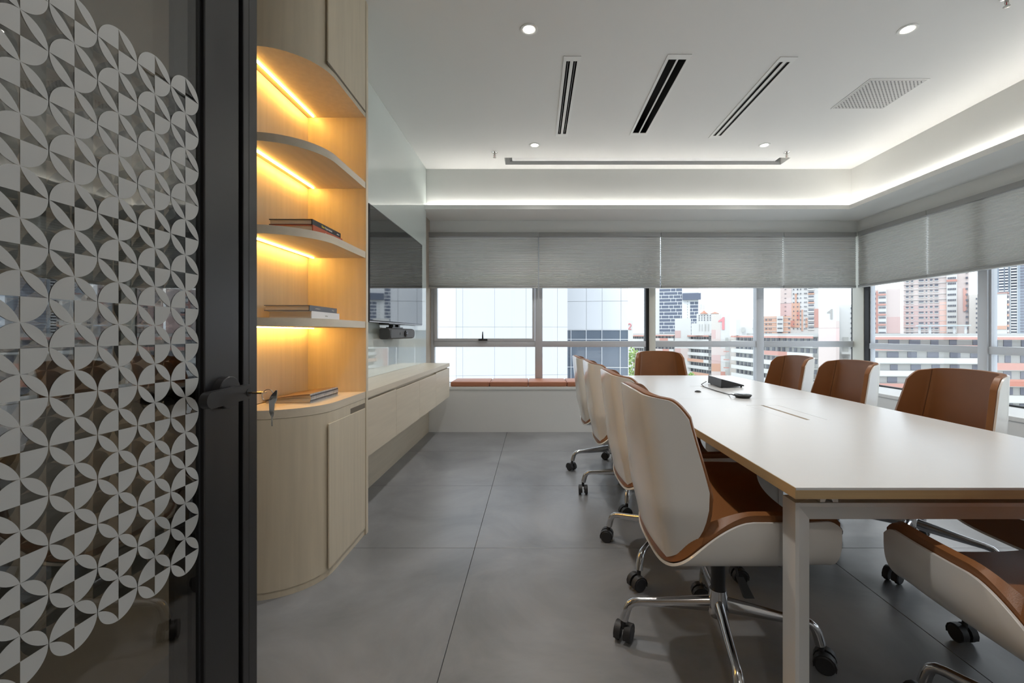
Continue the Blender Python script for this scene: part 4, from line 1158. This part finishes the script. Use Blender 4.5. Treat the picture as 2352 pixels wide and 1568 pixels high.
body(b, E_cream, 1677, 1690, 772, 168, 6)
for j in range(7):
    fp('opening', E_grey, b, 1665 + 1, 1673, 775 + j * 18.5, 786 + j * 18.5, 168, -2.4, -2.3); fp('landing', E_coral, b, 1662, 1675, 787 + j * 18.5, 789 + j * 18.5, 168, -2.6, -2.2)
pillar('white stair pillar with pink panel and small pink block beside slate tower', 1550, 1587, 731, 198, [(1550, 1563.5, 759, 775.5, E_pink), (1550, 1563.5, 800, 840, E_pink), (1563.5, 1582, 800, 825, E_pale)], None)
pillar('cream stair pillar with a grey numeral one and pink panel', 1880, 1928, 701, 112,
       [(1880, 1928, 701, 737, E_white), (1880, 1928, 737, 753, E_pale), (1880, 1928, 753.5, 784, mat('facade_rose', (.68, .50, .49), .8)), (1880, 1928, 784, 900, E_pale)], ('1', 1900, 733, 23, mat('numeral_grey', (.30, .29, .28), .7)))
b = bld('balcony_tower', 'white tower with stacked balconies beside the window corner', 1928, 1972, 116)
body(b, E_white, 1928, 1990, 699, 116, 14)
for j in range(9):
    y = 706 + j * 22.8 / 2
    fp('window', E_win, b, 1954, 1963, y, y + 3.6, 116, -.2, 0)
for j in range(5):
    fp('balcony', E_coral if j > 1 else E_white, b, 1933, 1953, 785 + j * 23, 790 + j * 23, 116, -1.4, 0); fp('opening', E_grey, b, 1936, 1949, 774 + j * 23, 785 + j * 23, 116, -.2, 0)
b = bld('stair_pillar_far', 'white pillar with part of a numeral two beside the office block', 1440, 1454, 190)
body(b, E_white, 1440, 1454, 735, 190, 8)
numeral(b, '2', 1441, 757, 14 / F * 190, MATS['numeral_red'])

# rooftop structures
b = bld('roof_water_tank', 'white rooftop tank room on the slab block wing', 1690, 1736, 152)
fp('wall', E_white, b, 1690, 1737, 733, 770, 152, 0, 5); fp('tank', E_grey, b, 1703, 1711, 752, 762, 152, -2, -.5); fp('gap', E_grey, b, 1728, 1733, 753, 755, 152, -.2, 0)
b = bld('roof_plant_room', 'white rooftop plant room with dark louvres', 1588, 1634, 186)
fp('wall', E_white, b, 1588, 1634, 742, 770, 186, 0, 4)
for x in (1606, 1612, 1619.5, 1627): fp('louvre', E_grey, b, x, x + 1.2, 744, 760, 186, -.2, 0)

# orange tower and its low neighbour
YO = 210.0
b = bld('orange_tower', 'tall orange and white residential tower in the back window', 1792, 1880, YO)
body(b, E_white, 1792, 1880, 600, YO, 25)
fp('pink_side', E_pink, b, 1792, 1818, 696, 730, YO, -.3, 0); fp('pale_side', E_pale, b, 1792, 1818, 600, 695, YO, -.3, 0)
fp('orange_band', E_or, b, 1818, 1837, 695, 752, YO, -.3, 0); fp('red_block', E_red, b, 1830, 1837, 716, 734, YO, -.4, 0); fp('red_block', E_red, b, 1815, 1825, 736, 750, YO, -.5, 0)
fp('orange_band', E_or, b, 1840.5, 1844.5, 711, 760, YO, -.3, 0); fp('orange_band', E_or, b, 1826, 1830, 674, 695, YO, -.3, 0)
fp('orange_band', E_coral, b, 1870, 1880, 710, 752, YO, -.3, 0); fp('orange_band', E_or, b, 1850, 1855, 730, 752, YO, -.3, 0)
for j in range(14):
    y = 622 + j * 10.0
    for x, w_ in ((1804, 4), (1823, 2.4), (1832, 3), (1839, 2), (1848, 1.6), (1851.5, 1.8)): fp('window', E_win, b, x - w_ / 2, x + w_ / 2, y + 1, y + 3.4 - (1.6 if x < 1810 else 0), YO, -.55, 0)
    fp('window_row', E_win, b, 1857, 1869, y - 1, y + 1.6, YO, -.5, 0)
    if j in (0, 3, 5, 7): fp('parapet', E_or, b, 1856, 1870, y + 2.2, y + 5.4, YO, -.6, 0)
    else: fp('parapet', E_white, b, 1856, 1870, y + 2.2, y + 5.4, YO, -.6, 0)
b = bld('orange_low_block', 'low orange flats with white bays left of the orange tower', 1745, 1816, 200)
body(b, E_or, 1740, 1816, 726, 200, 10); fp('white_bay', E_white, b, 1784, 1799, 726, 762, 200, -.6, 0)
for j in range(4):
    y = 730.5 + j * 10.2
    fp('white_line', E_white, b, 1740, 1816, y - 1, y, 200, -.2, 0)
    for x, w_ in ((1760, 4), (1767, 2), (1771, 2)): fp('window', E_win, b, x - w_ / 2, x + w_ / 2, y + 2, y + 5, 200, -.3, 0)
    for k in range(5): fp('window', E_win, b, 1786 + k * 2.3, 1787.5 + k * 2.3, y + 1.5, y + 4, 200, -.8, 0)
    fp('window', E_win, b, 1810.5, 1814.5, y + 1, y + 4, 200, -.3, 0)

# towers in the right-hand window
YP = 165.0
b = bld('pink_tower', 'tall pink and white residential tower in the right window', 2075, 2226, YP)
body(b, E_pale, 2075, 2226, 560, YP, 20)
fp('lower_wash', E_pink, b, 2075, 2158, 698, 752, YP, -.25, 0); fp('lower_wash', mat('facade_salmon', (.68, .46, .40), .8), b, 2158, 2174, 694, 765, YP, -.25, 0)
fp('white_bay', E_white, b, 2174, 2198, 560, 765, YP, -.8, 0); fp('coral_strip', E_coral, b, 2212, 2220, 665, 716, YP, -.6, 0)
for j in range(16):
    y = 640 + (j - 5) * 12.4
    fp('floor_line', E_white, b, 2075, 2174, y + 9.2, y + 10.2, YP, -.35, 0)
    for x, w_ in ((2084, 6), (2095, 5), (2116, 11), (2128, 4), (2139, 6), (2151, 8)):
        fp('window_surround', E_white, b, x - w_ / 2 - .8, x + w_ / 2 + .8, y + 2, y + 6, YP, -.42, 0); fp('window', E_win, b, x - w_ / 2, x + w_ / 2, y, y + 4, YP, -.5, 0)
    for k in range(5): fp('window', E_win, b, 2177 + k * 3.9, 2179.6 + k * 3.9, y - 1, y + 3, YP, -1.0, 0)
    fp('window', E_win, b, 2218, 2223, y, y + 4, YP, -.8, 0)
    if j in (5, 1): fp('parapet', E_coral, b, 2174, 2198, y + 4.5, y + 9, YP, -1.2, 0)
b = bld('pale_block', 'pale flats with coral balcony panels left of the pink tower', 2000, 2068, 150)
body(b, E_pale, 1996, 2068, 664, 150, 16)
fp('coral_wash', E_pink, b, 2036, 2068, 728, 765, 150, -.2, 0); fp('white_bay', E_white, b, 2017, 2036, 664, 765, 150, -.8, 0); fp('coral_edge_strip', E_coral, b, 2012, 2017, 668, 765, 150, -.3, 0)  # narrow coral strip beside the white bay
for j in range(9):
    y = 670 + j * 11.5
    for k in range(5): fp('window', E_win, b, 2018.5 + k * 3.3, 2020.7 + k * 3.3, y, y + 3.5, 150, -1.0, 0)
    fp('window', E_win, b, 2006, 2012, y + 1, y + 5, 150, -.3, 0)
    if j % 2 == 0: fp('parapet', E_coral, b, 2017, 2035, y + 4.5, y + 8.5, 150, -1.2, 0)
b = bld('cream_block', 'cream flats behind the right window mullion', 2226, 2260, 155)
body(b, E_cream, 2226, 2262, 676, 155, 14)
for j in range(8):
    for x in (2243, 2248): fp('window', E_win, b, x - 1.6, x + 1.6, 684 + j * 11, 688 + j * 11, 155, -.2, 0)
b = bld('white_gable_block', 'white gable-end flats with coral roof line in the right window', 2268, 2320, 140)
body(b, E_white, 2262, 2313, 673, 140, 14); fp('coral_base', E_or, b, 2283, 2312, 748, 756, 140, -.2, 0); fp('roof_line', E_coral, b, 2262, 2318, 672, 674, 140, -.4, 4)
lpiece('side_wing', E_pale, b, on_facade(b, 2313.2), on_facade(b, 2319), .6, 10, GZ, PZ(676, 140))
for j in range(7): fp('window', E_win, b, 2313.5, 2317.5, 680 + j * 12, 684 + j * 12, 140, .2, .6); fp('balcony', E_or if j % 2 else E_white, b, 2312.5, 2318, 686 + j * 12, 690 + j * 12, 140, 0, .6)
YG = 230.0
b = bld('glass_highrise', 'blue-grey high-rise with white balcony grids at the right picture edge', 2262, 2420, YG)
body(b, E_tower, 2255, 2440, 400, YG, 25)
for j in range(32):
    y = 560 + j * 6.6
    for x, w_ in ((2283, 8), (2300, 11), (2312, 7), (2329, 13)): fp('balcony', E_mull, b, x - w_ / 2, x + w_ / 2, y, y + 2.6, YG, -1.6, 0); fp('opening', E_slate, b, x - w_ / 2, x + w_ / 2, y + 2.6, y + 5.4, YG, -.3, 0)
    fp('window_band', E_wing, b, 2344, 2420, y + 1, y + 4.8, YG, -.3, 0)
for x in (2321.5, 2336.5): fp('grid_post', E_white, b, x - .6, x + .6, 560, 765, YG, -2, 0)

b = bld('roof_canopy', 'pale blue rooftop canopy on posts above the near slab block', 2105, 2228, 104)
fp('canopy', mat('canopy_blue', (.45, .52, .62), .6), b, 2104, 2230, 746.5, 748.5, 104, -1, 3)
for x in (2112, 2136, 2192, 2218): fp('post', E_white, b, x - 3, x + 3, 748.5, 768, 104, 0, .6)

# trees down in the street
def tree(px, py, Y, rx, rz, label):
    c = PT(px, py, Y); t = thing('street_tree', label, 'tree', (c.x, c.y, GZ), group='street trees')
    rng = random.Random(px)
    bm = bmesh.new()
    for k in range(900):
        v = Vector((rng.gauss(0, 1), rng.gauss(0, 1), rng.gauss(0, 1))).normalized() * rng.uniform(.35, 1) ** .5
        p = c + Vector((v.x * rx, v.y * rx, v.z * rz)); s = rng.uniform(.18, .42)
        q = Matrix.Rotation(rng.uniform(0, 6), 3, Vector((rng.uniform(-1, 1), rng.uniform(-1, 1), rng.uniform(-1, 1))).normalized())
        bm.faces.new([bm.verts.new(p + q @ Vector(w)) for w in ((-s, -s * .5, 0), (s, -s * .5, 0), (s * .6, s * .6, 0), (-s * .6, s * .6, 0))])
    o = obj('foliage', bm, mat('tree_leaves', (.30, .42, .14), .7), t); tag(o, kind='stuff')
    bm = bmesh.new(); tube(bm, [(c.x, c.y, GZ), (c.x + .3, c.y, GZ + 6), (c.x, c.y, c.z)], [.35, .28, .12], 8); obj('trunk', bm, mat('tree_bark', (.2, .16, .12), .9), t)
tree(1452, 848, 120, 2.6, 6.0, 'leafy street tree beside the office block windows')
tree(1588, 872, 130, 1.2, 2.0, 'leafy street tree top just above the far table edge')
bpy.context.view_layer.update()
